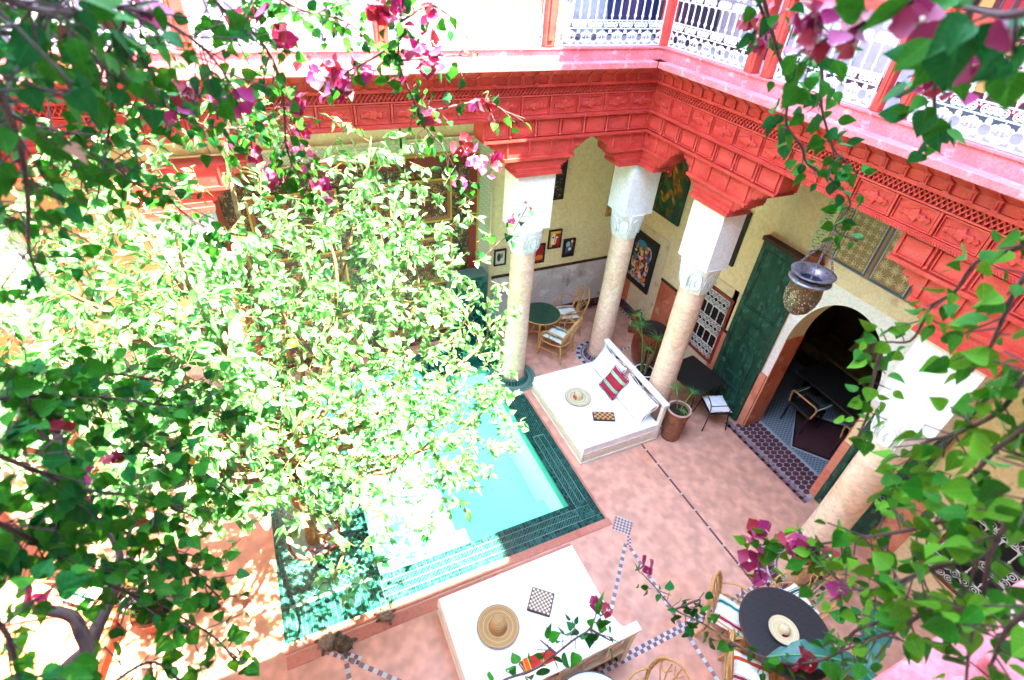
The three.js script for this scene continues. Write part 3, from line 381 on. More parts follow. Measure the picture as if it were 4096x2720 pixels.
doorLeaf('tall dark green door leaf folded open left of the archway', -5.10, -4.23, -1);
doorLeaf('tall dark green door leaf folded open right of the archway, behind the big column', -2.41, -1.55, 1);
function grille(t, w, h, y0) { // wrought iron scroll panel
  const s = [], r = .0075; const C = (x, y, R) => s.push(torus(x, y, .03, R, r, 14, 4), torus(x, y, .03, R * .45, r, 10, 4)); const rows = 5, rh = h / rows;
  for (let j = 0; j < rows; j++) { const yc = y0 + rh * (j + .5); if (j % 2 === 0) { for (let i = 0; i < 3; i++) { const xc = -w / 2 + w * (i + .5) / 3; C(xc - .06, yc + .07, .052); C(xc + .06, yc + .07, .052); C(xc - .06, yc - .07, .052); C(xc + .06, yc - .07, .052); s.push(torus(xc, yc, .03, .05, r, 12, 4)); } } else for (let i = 0; i <= 4; i++) { const x = -w / 2 + w * i / 4; s.push(bar([x, yc - rh / 2, .03], [x, yc + rh / 2, .03], .009, 6), new THREE.SphereGeometry(.017, 6, 5).translate(x, yc - rh * .2, .03)); if (i < 4) s.push(torus(x + w / 8, yc + rh * .3, .03, w / 8, r, 10, 4, Math.PI)); } s.push(bx(-w / 2, w / 2, yc + rh / 2 - .005, yc + rh / 2 + .005, .024, .036)); }
  stuff(add(t, 'scroll_grille', s, M.iron, 1));
}
function barred(label, zc, w, y0, h) {
  const t = thing('barred_window', label, 'window', [XW, 0, zc], -Math.PI / 2); add(t, 'frame', [bx(-w / 2, -w / 2 + .06, y0, y0 + h, -.1, .025), bx(w / 2 - .06, w / 2, y0, y0 + h, -.1, .025), bx(-w / 2 + .06, w / 2 - .06, y0 + h - .06, y0 + h, -.1, .024), bx(-w / 2 + .06, w / 2 - .06, y0, y0 + .06, -.1, .024)], M.redFrame);
  add(t, 'dark_pane', bx(-w / 2 + .005, w / 2 - .005, y0 + .005, y0 + h - .005, -.125, -.105), M.black); const g = new THREE.Group(); grille(t, w - .13, h - .13, y0 + .065); return t;
}
barred('barred window with white scroll grille and red frame, partly behind a column', -5.63, .77, .585, 1.47);
barred('barred window with white scroll grille at the far right behind leaves', -.53, .85, .505, 1.49);
{ // carved and painted stucco over the archway: three framed panels in a painted border
  const t = thing('stucco_panel', 'carved stucco panels with blue borders above the arched doorway', 'panel', [XW, 0, 0], -Math.PI / 2); const blue = plain(.035, .12, .30, .6), ivory = plain(.62, .56, .36, .8), brn = plain(.30, .14, .07, .7);
  add(t, 'ground', bx(-4.2, -2.42, 3.585, 4.75, 0, .018), plain(.30, .22, .10, .9));
  add(t, 'vine_border', bx(-4.42, -4.205, 3.585, 4.75, 0, .02), canvasMat(64, 512, (c, w, h) => { c.fillStyle = '#d3d6a6'; c.fillRect(0, 0, w, h); c.strokeStyle = '#6f8f63'; c.lineWidth = 4; for (let y = 0; y < h; y += 32) { c.beginPath(); c.arc(w / 2 + (y / 32 % 2 ? 10 : -10), y + 16, 13, 0, 5); c.stroke(); c.fillStyle = '#7f9b70'; c.beginPath(); c.arc(w / 2 - (y / 32 % 2 ? 10 : -10), y + 16, 6, 0, 7); c.fill(); } }, {}), 2).geometry;
  const wave = []; for (let i = 0; i < 18; i++) for (let j = 0; j < 3; j++) wave.push(tube([[-4.18 + j * .055, 3.6 + i * .064, .022], [-4.16 + j * .055, 3.64 + i * .064, .026], [-4.13 + j * .055, 3.62 + i * .064, .026], [-4.135 + j * .055, 3.655 + i * .064, .022]], .008, 6, 4)); stuff(add(t, 'wave_relief', wave, ivory));
  const xs = [[-3.98, -3.52], [-3.40, -2.94], [-2.82, -2.46]];
  for (const [a, b] of xs) { add(t, 'blue_frame', [bx(a - .03, a - .012, 3.6, 4.75, .018, .034), bx(b + .012, b + .03, 3.6, 4.75, .018, .034), bx(a - .011, b + .011, 3.6, 3.62, .018, .033)], blue); add(t, 'ivory_frame', [bx(a - .011, a, 3.621, 4.75, .018, .03), bx(b, b + .011, 3.621, 4.75, .018, .03)], ivory);
    const mid = a === -3.40, s = mid ? .155 : .115, n = Math.round((b - a) / s), q = (b - a) / n; const star = [], pos = []; { const x = 0, y = 0; const pet = mid ? 12 : 6; for (let k = 0; k < pet; k++) { const an = k / pet * 6.2832; star.push(new THREE.BoxGeometry(q * .30, q * .075, .014).translate(q * .27, 0, 0).rotateZ(an).translate(x, y, .024)); } star.push(new THREE.CylinderGeometry(q * .12, q * .14, .03, 10).rotateX(Math.PI / 2).translate(x, y, .03)); if (!mid) star.push(new THREE.TorusGeometry(q * .22, .006, 4, 12).translate(x, y, .026)); for (const [dx, dy] of [[q / 2, 0], [0, q / 2]]) star.push(new THREE.BoxGeometry(q * .12, q * .12, .012).rotateZ(.785).translate(x + dx, y + dy, .024)); } const sg = geo(star); for (let i = 0; i < n; i++) for (let j = 0; j < Math.floor(1.1 / q); j++) { const m = new THREE.Mesh(sg, ivory); m.name = 'rosette'; m.position.set(a + (i + .5) * q, 3.64 + (j + .5) * q, 0); t.add(m); } }
  for (const x of [-3.46, -2.88]) add(t, 'divider', bx(x - .022, x + .022, 3.66, 4.75, .018, .03), brn);
  const bk = thing('wooden_bracket', 'brown wooden block at the top corner of the green door', 'bracket', [XW - .12, 3.52, -4.17]); add(bk, 'block', new THREE.CylinderGeometry(.10, .16, .2, 6).rotateZ(.3), M.glazed); add(bk, 'peg', bar([-.02, -.1, 0], [.02, -.3, 0], .035, 8), M.black);
}
const ORN = (c, w, h, base, s2) => { c.fillStyle = base; c.fillRect(0, 0, w, h); for (let i = 0; i < 260; i++) { const x = rnd() * w, y = rnd() * h, r = 3 + rnd() * 9; c.strokeStyle = s2[Math.floor(rnd() * s2.length)]; c.lineWidth = 1.5 + rnd() * 2; c.beginPath(); c.arc(x, y, r, rnd() * 6, rnd() * 6 + 3.5); c.stroke(); } };
{ // painted double door in the far wall with its carved stucco surround
  const t = thing('painted_double_door', 'large painted wooden door with gold lines in a carved stucco surround behind the tree', 'door', [1.25, 0, ZW]);
  const stc = canvasMat(256, 256, (c, w, h) => { c.fillStyle = '#cfd0ae'; c.fillRect(0, 0, w, h); c.strokeStyle = '#7c9a88'; c.lineWidth = 4; for (let y = 0; y < 8; y++) for (let x = 0; x < 8; x++) { c.beginPath(); c.arc(x * 32 + 16, y * 32 + 16, 11, (x + y) % 2 ? 0 : 3.1, (x + y) % 2 ? 4.4 : 7.4); c.stroke(); c.beginPath(); c.moveTo(x * 32, y * 32 + 16); c.lineTo(x * 32 + 16, y * 32); c.lineTo(x * 32 + 32, y * 32 + 16); c.stroke(); } }, { roughness: .9 }); stc.map.repeat.set(2.6, 2.6);
  add(t, 'stucco_surround', [bx(-2.42, -2.18, 0, 4.2, 0, .03), bx(2.18, 2.42, 0, 4.2, 0, .03), bx(-2.179, 2.179, 3.98, 4.2, 0, .03)], stc); add(t, 'surround_edge', [bx(-2.45, -2.42, 0, 4.23, 0, .04), bx(2.42, 2.45, 0, 4.23, 0, .04), bx(-2.419, 2.419, 4.2, 4.23, 0, .04)], M.beige);
  const gold = plain(.55, .36, .06, .4), rd = plain(.20, .03, .015, .5), br = plain(.28, .12, .05, .6);
  add(t, 'gold_moulding', [bx(-2.17, -2.13, 0, 3.97, 0, .045), bx(2.13, 2.17, 0, 3.97, 0, .045), bx(-2.129, 2.129, 3.93, 3.97, 0, .045)], gold); add(t, 'red_frame', [bx(-2.129, -1.98, 0, 3.929, 0, .05), bx(1.98, 2.129, 0, 3.929, 0, .05), bx(-1.979, 1.979, 3.78, 3.929, 0, .05)], rd);
  const paintM = [0, 1].map(i => canvasMat(256, 256, (c, w, h) => ORN(c, w, h, i ? '#4a2a18' : '#2c2c20', ['#c98a3a', '#a8482a', '#6f9a86', '#d8c48a', '#8a4a28']), { roughness: .5 })); paintM.forEach(m => m.map.repeat.set(1.6, 1.6));
  add(t, 'door_leaf', [bx(-1.978, -.003, 0, 3.779, 0, .03), bx(.003, 1.978, 0, 3.779, 0, .03)], paintM[0]);
  for (const s of [-1, 1]) for (const [y0, y1] of [[2.75, 3.55], [1.45, 2.45], [.3, 1.15]]) { const a = s < 0 ? -1.65 : .3, b = a + 1.35; add(t, 'door_panel', bx(a + .09, b - .09, y0 + .09, y1 - .09, .03, .05), paintM[1]); add(t, 'gold_moulding', [bx(a, a + .03, y0, y1, .03, .055), bx(b - .03, b, y0, y1, .03, .055), bx(a + .031, b - .031, y0, y0 + .03, .03, .055), bx(a + .031, b - .031, y1 - .03, y1, .03, .055)], gold); add(t, 'brown_moulding', [bx(a + .031, a + .085, y0 + .031, y1 - .031, .03, .048), bx(b - .085, b - .031, y0 + .031, y1 - .031, .03, .048), bx(a + .086, b - .086, y1 - .085, y1 - .031, .03, .048), bx(a + .086, b - .086, y0 + .031, y0 + .085, .03, .048)], br); }
  const k = thing('curtain_rod', 'thin dark hanging rod in front of the painted door', 'rod', [2.0, 0, -8.2]); add(k, 'rod', cyl(0, 3.85, 5.5, 0, .018, .018, 8), M.black);
  const f = thing('wall_fountain', 'green zellige wall fountain beside the painted door behind the tree', 'fountain', [3.15, 0, -7.72]); const ft = []; for (let i = 0; i < 12; i++) for (let j = 0; j < 22; j++) ft.push(paint(bx(-.36 + i * .06 + .003, -.36 + (i + 1) * .06, .3 + j * .06 + .003, .3 + (j + 1) * .06, -.36, -.335), greenTile(4))); stuff(add(f, 'back_tile', ft, M.glazeTile, true)); add(f, 'back_slab', bx(-.38, .38, 0, 1.66, -.68, -.361), M.grout); add(f, 'basin', [bx(-.36, .36, 0, .5, -.33, -.27), bx(-.36, .36, 0, .5, .2, .26), bx(-.36, -.3, 0, .5, -.269, .199), bx(.3, .36, 0, .5, -.269, .199)], mottled(.3, [[10, 84, 70], [16, 104, 86]], { sd: 87, N: 128, rough: .25 }));
}
// ================================================================ pictures on the walls
const frame = (t, w, h, d, m, bw) => add(t, 'frame', [bx(-w / 2, -w / 2 + bw, -h / 2, h / 2, 0, d), bx(w / 2 - bw, w / 2, -h / 2, h / 2, 0, d), bx(-w / 2 + bw, w / 2 - bw, h / 2 - bw, h / 2, 0, d - .002), bx(-w / 2 + bw, w / 2 - bw, -h / 2, -h / 2 + bw, 0, d - .002)], m);
function picture(label, o, turn, w, h, bw, fm, draw, lean = 0) { const t = thing('framed_picture', label, 'picture', o, turn); t.rotation.order = 'YXZ'; t.rotation.x = lean; frame(t, w, h, .045, fm, bw); const a = w / 2 - bw, b = h / 2 - bw; add(t, 'painting', unitUV(bx(-a, a, -b, b, 0, .02), -a, a, -b, b), canvasMat(256, Math.round(256 * b / a), draw, { roughness: .45 }), 1); return t; }
const blob = (c, x, y, rx, ry, col, rot = 0) => { c.fillStyle = col; c.beginPath(); c.ellipse(x, y, rx, ry, rot, 0, 7); c.fill(); };
picture('small picture with yellow, white and red shapes beside the column, upper of a pair', [5.15, 2.0, ZW + .002], 0, .30, .42, .025, M.black, (c, w, h) => { c.fillStyle = '#e8b53a'; c.fillRect(0, 0, w, h); c.fillStyle = '#b8271d'; c.fillRect(w * .55, h * .2, w * .45, h * .8); blob(c, w * .4, h * .55, w * .26, h * .38, '#f2e9d2'); c.fillStyle = '#f0d050'; c.fillRect(0, 0, w, h * .16); c.fillStyle = '#141414'; c.fillRect(w * .5, h * .25, w * .05, h * .5); blob(c, w * .72, h * .42, w * .1, h * .05, '#f4f0e0'); blob(c, w * .34, h * .4, w * .09, h * .05, '#222'); c.fillStyle = '#8c1a14'; c.fillRect(w * .3, h * .85, w * .5, h * .15); });
picture('small picture with pale and blue shapes on black, lower of a pair', [5.52, 1.74, ZW + .002], 0, .28, .42, .025, M.black, (c, w, h) => { c.fillStyle = '#1a1c20'; c.fillRect(0, 0, w, h); blob(c, w * .4, h * .3, w * .22, h * .2, '#9fc0cc'); blob(c, w * .5, h * .62, w * .34, h * .2, '#3a5d86'); blob(c, w * .62, h * .6, w * .16, h * .1, '#e6ece8'); blob(c, w * .28, h * .8, w * .14, h * .1, '#7a2c4a'); c.fillStyle = '#c8602c'; c.fillRect(w * .72, h * .2, w * .18, h * .3); blob(c, w * .78, h * .12, w * .12, h * .09, '#e8e6dc'); });
picture('dark framed red picture half hidden by the green-footed column', [4.80, 1.72, ZW + .002], 0, .28, .44, .025, M.black, (c, w, h) => { c.fillStyle = '#a01c20'; c.fillRect(0, 0, w, h); blob(c, w * .6, h * .75, w * .4, h * .15, '#d87a2a'); });
picture('small dark framed picture at the left behind the tree leaves', [3.92, 1.78, ZW + .002], 0, .26, .36, .025, M.black, (c, w, h) => { c.fillStyle = '#d8d6c8'; c.fillRect(0, 0, w, h); blob(c, w * .4, h * .5, w * .2, h * .3, '#22302c'); blob(c, w * .7, h * .4, w * .12, h * .2, '#6b7a4a'); });
picture('tall dark picture of grey figures high behind the column pier', [4.98, 3.45, ZW + .002], 0, .46, 1.15, .04, M.black, (c, w, h) => { c.fillStyle = '#1b1916'; c.fillRect(0, 0, w, h); for (let i = 0; i < 260; i++) blob(c, rnd() * w, rnd() * h, 4 + rnd() * 12, 3 + rnd() * 9, ['#35302a', '#4c463c', '#6a6254', '#241f1a', '#857b6c'][Math.floor(rnd() * 5)], rnd() * 3); });
picture('gold framed picture on the far wall behind the corner column', [6.62, 2.95, ZW + .002], 0, .6, 1.2, .05, plain(.42, .22, .06, .4), (c, w, h) => { c.fillStyle = '#c9a860'; c.fillRect(0, 0, w, h); blob(c, w * .4, h * .75, w * .3, h * .2, '#2f5a44'); blob(c, w * .4, h * .3, w * .25, h * .2, '#e0cfa0'); });
picture('large unframed-looking green, yellow and orange abstract painting high on the right wall', [XW - .01, 3.26, -7.50], -Math.PI / 2, .86, 1.22, .02, plain(.01, .07, .05, .5), (c, w, h) => { c.fillStyle = '#12432f'; c.fillRect(0, 0, w, h); for (let i = 0; i < 90; i++) { const y = rnd() * h; blob(c, rnd() * w, y, 14 + rnd() * 40, 6 + rnd() * 16, ['#0f3d2c', '#1a5a34', '#2d6b2a', '#123a3c', '#6b5a1a'][Math.floor(rnd() * 5)], .7 + rnd()); } for (let i = 0; i < 34; i++) blob(c, w * (.2 + .25 * rnd() + i / 34 * .45), h * (.05 + i / 34 * .5), 16 + rnd() * 22, 10 + rnd() * 10, ['#c09a22', '#8a5a20', '#6a4a1c', '#b07020', '#d0a830'][Math.floor(rnd() * 5)], .9); for (let i = 0; i < 18; i++) blob(c, w * (.2 + i / 18 * .5), h * (.66 + .1 * Math.sin(i * .4)), 18, 8, ['#c8a020', '#b85a2a', '#3f8a2a', '#c0702c'][i % 4], .5); for (let i = 0; i < 8; i++) blob(c, w * (.22 + rnd() * .12), h * (.26 + rnd() * .08), 10, 14, ['#c8462c', '#e0603a', '#d8d0c0', '#a83020'][i % 4], .4); blob(c, w * .2, h * .1, 18, 40, '#3fa030', .4); }, 0);
picture('black framed painting of a colourful crowd on the right wall', [XW - .018, 1.46, -7.86], -Math.PI / 2, .90, 1.22, .11, M.black, (c, w, h) => { c.fillStyle = '#16181c'; c.fillRect(0, 0, w, h); blob(c, w * .42, h * .2, w * .28, h * .16, '#3f8fc4'); blob(c, w * .75, h * .28, w * .2, h * .18, '#c3ccd6'); blob(c, w * .5, h * .6, w * .44, h * .34, '#d9d4c8'); const cl = ['#c81e22', '#e8b81c', '#1c6aa8', '#e8e4d8', '#1f8a44', '#e07020', '#222428', '#a8287a', '#f0d890', '#3a4ab0']; for (let i = 0; i < 240; i++) { const y = h * (.18 + .78 * rnd()); blob(c, w * (.12 + .76 * rnd()), y, 7 + rnd() * 12, 9 + rnd() * 14, cl[Math.floor(rnd() * cl.length)], rnd() * .6 - .3); } for (let i = 0; i < 60; i++) blob(c, w * rnd(), h * (.93 + .07 * rnd()), 12, 6, ['#b8a8c8', '#8a84a8', '#d0c8d8'][i % 3]); });
picture('narrow dark picture on the right wall behind the column pier', [XW - .008, 3.1, -5.9], -Math.PI / 2, .7, 1.0, .03, M.black, (c, w, h) => { c.fillStyle = '#1a1816'; c.fillRect(0, 0, w, h); blob(c, w * .5, h * .5, w * .3, h * .3, '#4a3a2a'); });
{ const l = thing('wall_lamp', 'small dark metal wall lamp beside the green-footed column', 'lamp', [4.2, 1.82, ZW]); add(l, 'arm', [bar([0, .06, 0], [0, .06, .14], .016), bx(-.04, .04, 0, .12, 0, .02)], M.pewter); add(l, 'shade', lathe([[.02, .03], [.035, -.02], [.055, -.10], [.045, -.10], [.02, -.02]], 14).translate(0, .04, .14), M.pewter); }

// ================================================================ leaves (used by the plants below)
function leafGeo(pts, len, fold, droop, twist, petiole) { // blade along +y, width along x, face +z; two halves folded along the midrib
  const v = [], ix = [], n = pts.length; const P = (t, w) => { const y = petiole + t * (len - petiole), b = -droop * t * t * len; return [w + twist * t * .1, y, b + Math.abs(w) * fold]; };
  for (let i = 0; i < n; i++) { const [t, w] = pts[i]; v.push(...P(t, -w), ...P(t, 0), ...P(t, w)); }
  for (let i = 0; i < n - 1; i++) { const a = i * 3; ix.push(a, a + 1, a + 3, a + 1, a + 4, a + 3, a + 1, a + 2, a + 4, a + 2, a + 5, a + 4); }
  const k = v.length / 3, s = .018 * len; v.push(-s, 0, 0, s, 0, 0, 0, petiole * 1.05, s * .5); ix.push(k, k + 1, k + 2);
  const g = new THREE.BufferGeometry(); g.setAttribute('position', new THREE.Float32BufferAttribute(v, 3)); g.setIndex(ix); g.computeVertexNormals();
  const uv = []; for (let i = 0; i < v.length / 3; i++) uv.push(v[i * 3] + .5, v[i * 3 + 1]); g.setAttribute('uv', new THREE.Float32BufferAttribute(uv, 2)); return g;
}
const HEART = [[0, .03], [.04, .22], [.12, .345], [.25, .40], [.42, .375], [.6, .28], [.78, .15], [.92, .05], [1, .004]];
const OVATE = [[0, .02], [.12, .20], [.28, .295], [.45, .30], [.62, .23], [.8, .12], [1, .004]];
const LANCE = [[0, .015], [.15, .13], [.35, .20], [.55, .195], [.78, .11], [1, .004]];
const VLEAF = [[.35, .10, .2], [.2, .30, -.3], [.6, .18, .4], [.15, -.12, 0]].map(([f, d, t]) => leafGeo(HEART, 1, f, d, t, .16)).concat([leafGeo(OVATE, 1, .3, .25, .3, .14), leafGeo(OVATE, 1, .15, .05, -.3, .14)]);
const TLEAF = [[.45, .15, .2], [.25, .4, -.2], [.6, .05, .3], [.3, -.1, 0]].map(([f, d, t]) => leafGeo(LANCE, 1, f, d, t, .12)).concat([leafGeo(OVATE, 1, .35, .2, .2, .12)]);
const veined = (a, b, c, sd, o) => { const n = fbm(8, 3, sd); const t = tex(256, (x, y) => { const w = Math.abs(x - .5), s = Math.abs(((y * 7 - w * 5) % 1 + 1) % 1 - .5); let k = mix(a, b, n(x, y)); if (w < .012 || (s < .045 && w > .01)) k = mix(k, c, .45); return clampB(k); }); return new THREE.MeshPhysicalMaterial({ map: t, roughness: .6, specularIntensity: .2, transmission: .38, thickness: 0, side: THREE.DoubleSide, ...o }); };
M.vleaf = [veined([30, 98, 14], [46, 122, 22], [84, 152, 48], 111), veined([16, 84, 30], [30, 108, 42], [68, 138, 72], 112), veined([66, 128, 20], [94, 152, 30], [128, 176, 60], 113), veined([34, 98, 16], [54, 120, 24], [92, 150, 54], 114)];
M.tleaf = [veined([70, 134, 62], [94, 156, 86], [136, 178, 112], 115, { roughness: .36, specularIntensity: 1 }), veined([50, 120, 46], [74, 142, 64], [122, 170, 102], 116, { roughness: .36, specularIntensity: 1 }), veined([104, 158, 92], [132, 180, 116], [164, 200, 146], 117, { roughness: .36, specularIntensity: 1 })];
M.dry = plain(.36, .17, .09, .8, { side: THREE.DoubleSide });
function leafMesh(set, size, kind = 0, mats = M.vleaf) { const m = new THREE.Mesh(set[Math.floor(rnd() * set.length)], mats[Math.floor(rnd() * mats.length)]); m.name = 'leaf'; m.scale.setScalar(size); m.castShadow = m.receiveShadow = true; return m; }
function aim(o, d, n) { const y = d.clone().normalize(), x = y.clone().cross(n).normalize(), z = x.clone().cross(y); o.quaternion.setFromRotationMatrix(new THREE.Matrix4().makeBasis(x, y, z)); return o; }
const rdir = () => { const y = rr(-1, 1), a = rr(0, 6.2832), s = Math.sqrt(1 - y * y); return V3(Math.cos(a) * s, y, Math.sin(a) * s); };

// ================================================================ furniture and small things
function pillowG(w, h, t, n = 16) { const g = new THREE.BoxGeometry(w, t, h, n, 4, n), p = g.attributes.position; for (let i = 0; i < p.count; i++) { const u = p.getX(i) / (w / 2), v = p.getZ(i) / (h / 2), s = p.getY(i) / (t / 2); const e = Math.max(0, (1 - u ** 4) * (1 - v ** 4)), pin = 1 - .10 * (1 - Math.abs(u) ** 3) * Math.abs(v) ** 2 , pin2 = 1 - .10 * (1 - Math.abs(v) ** 3) * Math.abs(u) ** 2; p.setXYZ(i, u * w / 2 * pin2, s * t / 2 * (Math.pow(e, .42) * .96 + .04) + Math.sin(u * 7 + v * 5) * .006 * e + Math.sin(v * 13 - u * 3) * .004, v * h / 2 * pin); } g.computeVertexNormals(); return g; }
function stripes(w, bands, base = '#e9e6dc') { return canvasMat(256, 64, (c, W, H) => { c.fillStyle = base; c.fillRect(0, 0, W, H); for (const [a, b, col] of bands) { c.fillStyle = col; c.fillRect(a * W, 0, (b - a) * W, H); } for (let i = 0; i < 500; i++) { c.fillStyle = `rgba(${rnd() < .5 ? '255,255,255' : '90,80,70'},.06)`; c.fillRect(rnd() * W, rnd() * H, 1 + rnd() * 3, 6); } }, { roughness: .95 }); }
const GR = [[.16, .18, '#0d5a48'], [.20, .27, '#0b5040'], [.29, .31, '#0d5a48'], [.70, .72, '#0d5a48'], [.74, .81, '#0b5040'], [.83, .85, '#0d5a48']];
const RG = [[.17, .18, '#8e1f2c'], [.20, .29, '#9c1a28'], [.31, .32, '#8e1f2c'], [.66, .67, '#1f7a68'], [.69, .78, '#187262'], [.80, .81, '#1f7a68']];
const RO = [[.20, .22, '#7e2030'], [.24, .32, '#8c1f2e'], [.34, .35, '#7e2030'], [.72, .82, '#c2441c']];
function pouf(t, name, g, m, ax = 'x') { g.computeBoundingBox(); const b = g.boundingBox; return add(t, name, unitUV(g, b.min[ax], b.max[ax], ax === 'x' ? b.min.z : b.min.x, ax === 'x' ? b.max.z : b.max.x, ax, ax === 'x' ? 'z' : 'x'), m, 1); }
function daybed(label, o, turn, W, L) { // head towards local +z
  const t = thing('daybed', label, 'daybed', o, turn, undefined), h = W / 2, l = L / 2;
  add(t, 'side_panel', [rbox(0, .15, -l + .02, W, .26, .04, .008), rbox(-h + .02, .15, .02, .04, .26, L - .06, .008), rbox(h - .02, .15, .02, .04, .26, L - .06, .008)], M.bedWood);
  add(t, 'base_moulding', [bx(-h - .015, h + .015, 0, .05, -l - .015, -l), bx(-h - .015, -h, 0, .05, -l, l), bx(h, h + .015, 0, .05, -l, l), bx(h, h + .010, .22, .26, -l, l), bx(-h - .010, -h, .22, .26, -l, l), bx(-h - .01, h + .01, .22, .26, -l - .010, -l)], M.bedWood);
  for (const s of [-1, 1]) add(t, 'corner_post', rbox(s * (h - .03), .42, l + .02, .07, .84, .07, .006), M.bedWood);
  add(t, 'top_rail', rbox(0, .86, l + .02, W + .06, .05, .11, .008), M.bedWood); add(t, 'lower_rail', rbox(0, .30, l + .02, W - .12, .07, .05, .006), M.bedWood);
  const n = Math.round(W / .3); for (let i = 1; i < n; i++) add(t, 'slat', rbox(-h + i * W / n, .59, l + .02, .05, .5, .035, .005), M.bedWood);
  // mattress under a sheet that hangs a little over the edges
  const g = new RoundedBoxGeometry(W - .02, .20, L - .04, 5, .05); const b = new THREE.BoxGeometry(W - .01, .2, L - .02, 44, 6, 36), p = b.attributes.position, nn = fbm(8, 3, 191 + Math.round(o[0] * 10));
  for (let i = 0; i < p.count; i++) { let x = p.getX(i), y = p.getY(i), z = p.getZ(i); const u = Math.abs(x) / h, v = Math.abs(z) / l, edge = Math.max(u, v); const w1 = nn(x * .35 + 10, z * .35 + 10) - .5; if (y > .05) { const k = Math.max(0, (edge - .93) / .07); y -= .035 * k * k; y += w1 * .012; } if (edge > .985) { const f = Math.max(0, -(y - .1) / .2); const wv = Math.sin((x + z) * 22) * .5 + Math.sin((x - z) * 47 + 2) * .3; x += Math.sign(x) * (u > .97 ? f * (.012 + wv * .012) : 0); z += Math.sign(z) * (v > .97 ? f * (.012 + wv * .012) : 0); if (y < -.05) y -= .03 + wv * .02; } p.setXYZ(i, x, y, z); }
  b.translate(0, .325, 0); b.computeVertexNormals(); add(t, 'mattress', b, M.linen); return t;
}
daybed('white wooden daybed with white mattress beside the pool, against the column', [4.53, 0, -5.36], Math.PI / 2, 1.86, 1.52);
daybed('white wooden daybed with slatted head at the bottom, in front of the pool', [1.79, 0, -2.35], 0, 1.92, 1.36);
function cushion(label, o, rot, w, h, th, m, ax = 'x', cat = 'pillow', name = 'pillow') { const t = thing(name, label, cat, o); t.rotation.set(...rot, 'YXZ'); pouf(t, 'cover', pillowG(w, h, th), m, ax); add(t, 'piping', tube([[-w / 2, 0, -h / 2], [0, 0, -h / 2 * .94], [w / 2, 0, -h / 2], [w / 2 * .94, 0, 0], [w / 2, 0, h / 2], [0, 0, h / 2 * .94], [-w / 2, 0, h / 2], [-w / 2 * .94, 0, 0]], .006, 64, 5, true), m === M.linen ? M.linen : plain(.12, .03, .03, .9)); return t; }
cushion('white pillow at the far end of the far daybed headboard', [5.10, .60, -5.86], [0, 0, .95], .50, .70, .2, M.linen);
cushion('white pillow at the near end of the far daybed headboard', [5.08, .60, -4.95], [0, 0, .95], .50, .86, .2, M.linen);
const stripeR = canvasMat(64, 256, (c, W, H) => { const B = [['#a8233a', .14], ['#7c2434', .03], ['#9fc0a0', .13], ['#6a2430', .03], ['#a51f34', .24], ['#6a2430', .03], ['#8fba9c', .13], ['#7c2434', .03], ['#a8203a', .24]]; let y = 0; for (const [k, f] of B) { c.fillStyle = k; c.fillRect(0, y * H, W, f * H + 1); y += f; } for (let i = 0; i < 700; i++) { c.fillStyle = `rgba(${rnd() < .5 ? '255,255,255' : '20,0,0'},.10)`; c.fillRect(rnd() * W, rnd() * H, 5, 1.5); } }, { roughness: .95 });
cushion('red cushion with pale green stripes leaning between two white pillows', [4.95, .63, -5.42], [0, 0, .95], .48, .44, .15, stripeR, 'z', 'cushion', 'striped_cushion').children[0].geometry;
cushion('white pillow against the slatted head of the near daybed, at its right corner', [2.46, .55, -1.84], [-.7, 0, 0], .52, .40, .2, M.linen);
cushion('white rumpled pillow in the middle of the near daybed head', [2.02, .55, -1.80], [-.75, .1, 0], .5, .40, .2, M.linen);
const redOr = canvasMat(256, 64, (c, W, H) => { c.fillStyle = '#b21f1c'; c.fillRect(0, 0, W, H); for (const [a, b, k] of [[.06, .09, '#d8a02c'], [.09, .17, '#d0561a'], [.17, .19, '#e8c048'], [.42, .44, '#5a3a6a'], [.44, .50, '#cc5a1c'], [.50, .52, '#d8b040'], [.80, .86, '#c8501a'], [.86, .88, '#dcb040']]) { c.fillStyle = k; c.fillRect(a * W, 0, (b - a) * W, H); } }, { roughness: .95 });
cushion('bright red cushion with orange stripes on the near daybed', [1.66, .56, -1.80], [-.7, -.25, .1], .48, .34, .17, redOr, 'x', 'cushion', 'striped_cushion');
// hats of coiled straw
function coil(cols, n) { return canvasMat(64, 512, (c, W, H) => { for (let y = 0; y < H; y++) { const k = y * n / H % 1; c.fillStyle = cols[k < .16 ? 1 : (Math.floor(y * n / H) % 3 === 0 ? 2 : 0)]; c.fillRect(0, y, W, 1); } for (let i = 0; i < 1800; i++) { c.fillStyle = `rgba(${rnd() < .5 ? '255,245,210' : '60,40,20'},.14)`; c.fillRect(rnd() * W, rnd() * H, 2 + rnd() * 4, 1); } }, { roughness: .9 }); }
const coilBump = m => { m.bumpMap = m.map; m.bumpScale = .004; return m; };
function hat(label, o, R, rc, hc, m, patch, tilt = [0, 0, 0]) { const t = thing('straw_hat', label, 'hat', o); t.rotation.set(...tilt); add(t, 'brim', lathe([[rc * .95, .014], [rc * 1.15, .012], [R * .7, .022], [R * .95, .034], [R, .036], [R * .995, .028], [R * .7, .012], [rc, .002]], 44), m, 1); add(t, 'crown', lathe([[rc * 1.02, .012], [rc * .97, hc * .35], [rc * .86, hc * .7], [rc * .62, hc * .93], [rc * .3, hc], [.001, hc * .99]], 32), m, 1); add(t, 'rim_binding', torus(0, 0, 0, R, .004, 48, 5).rotateX(Math.PI / 2).translate(0, .033, 0), plain(.3, .26, .2, .9)); patch(t); return t; }
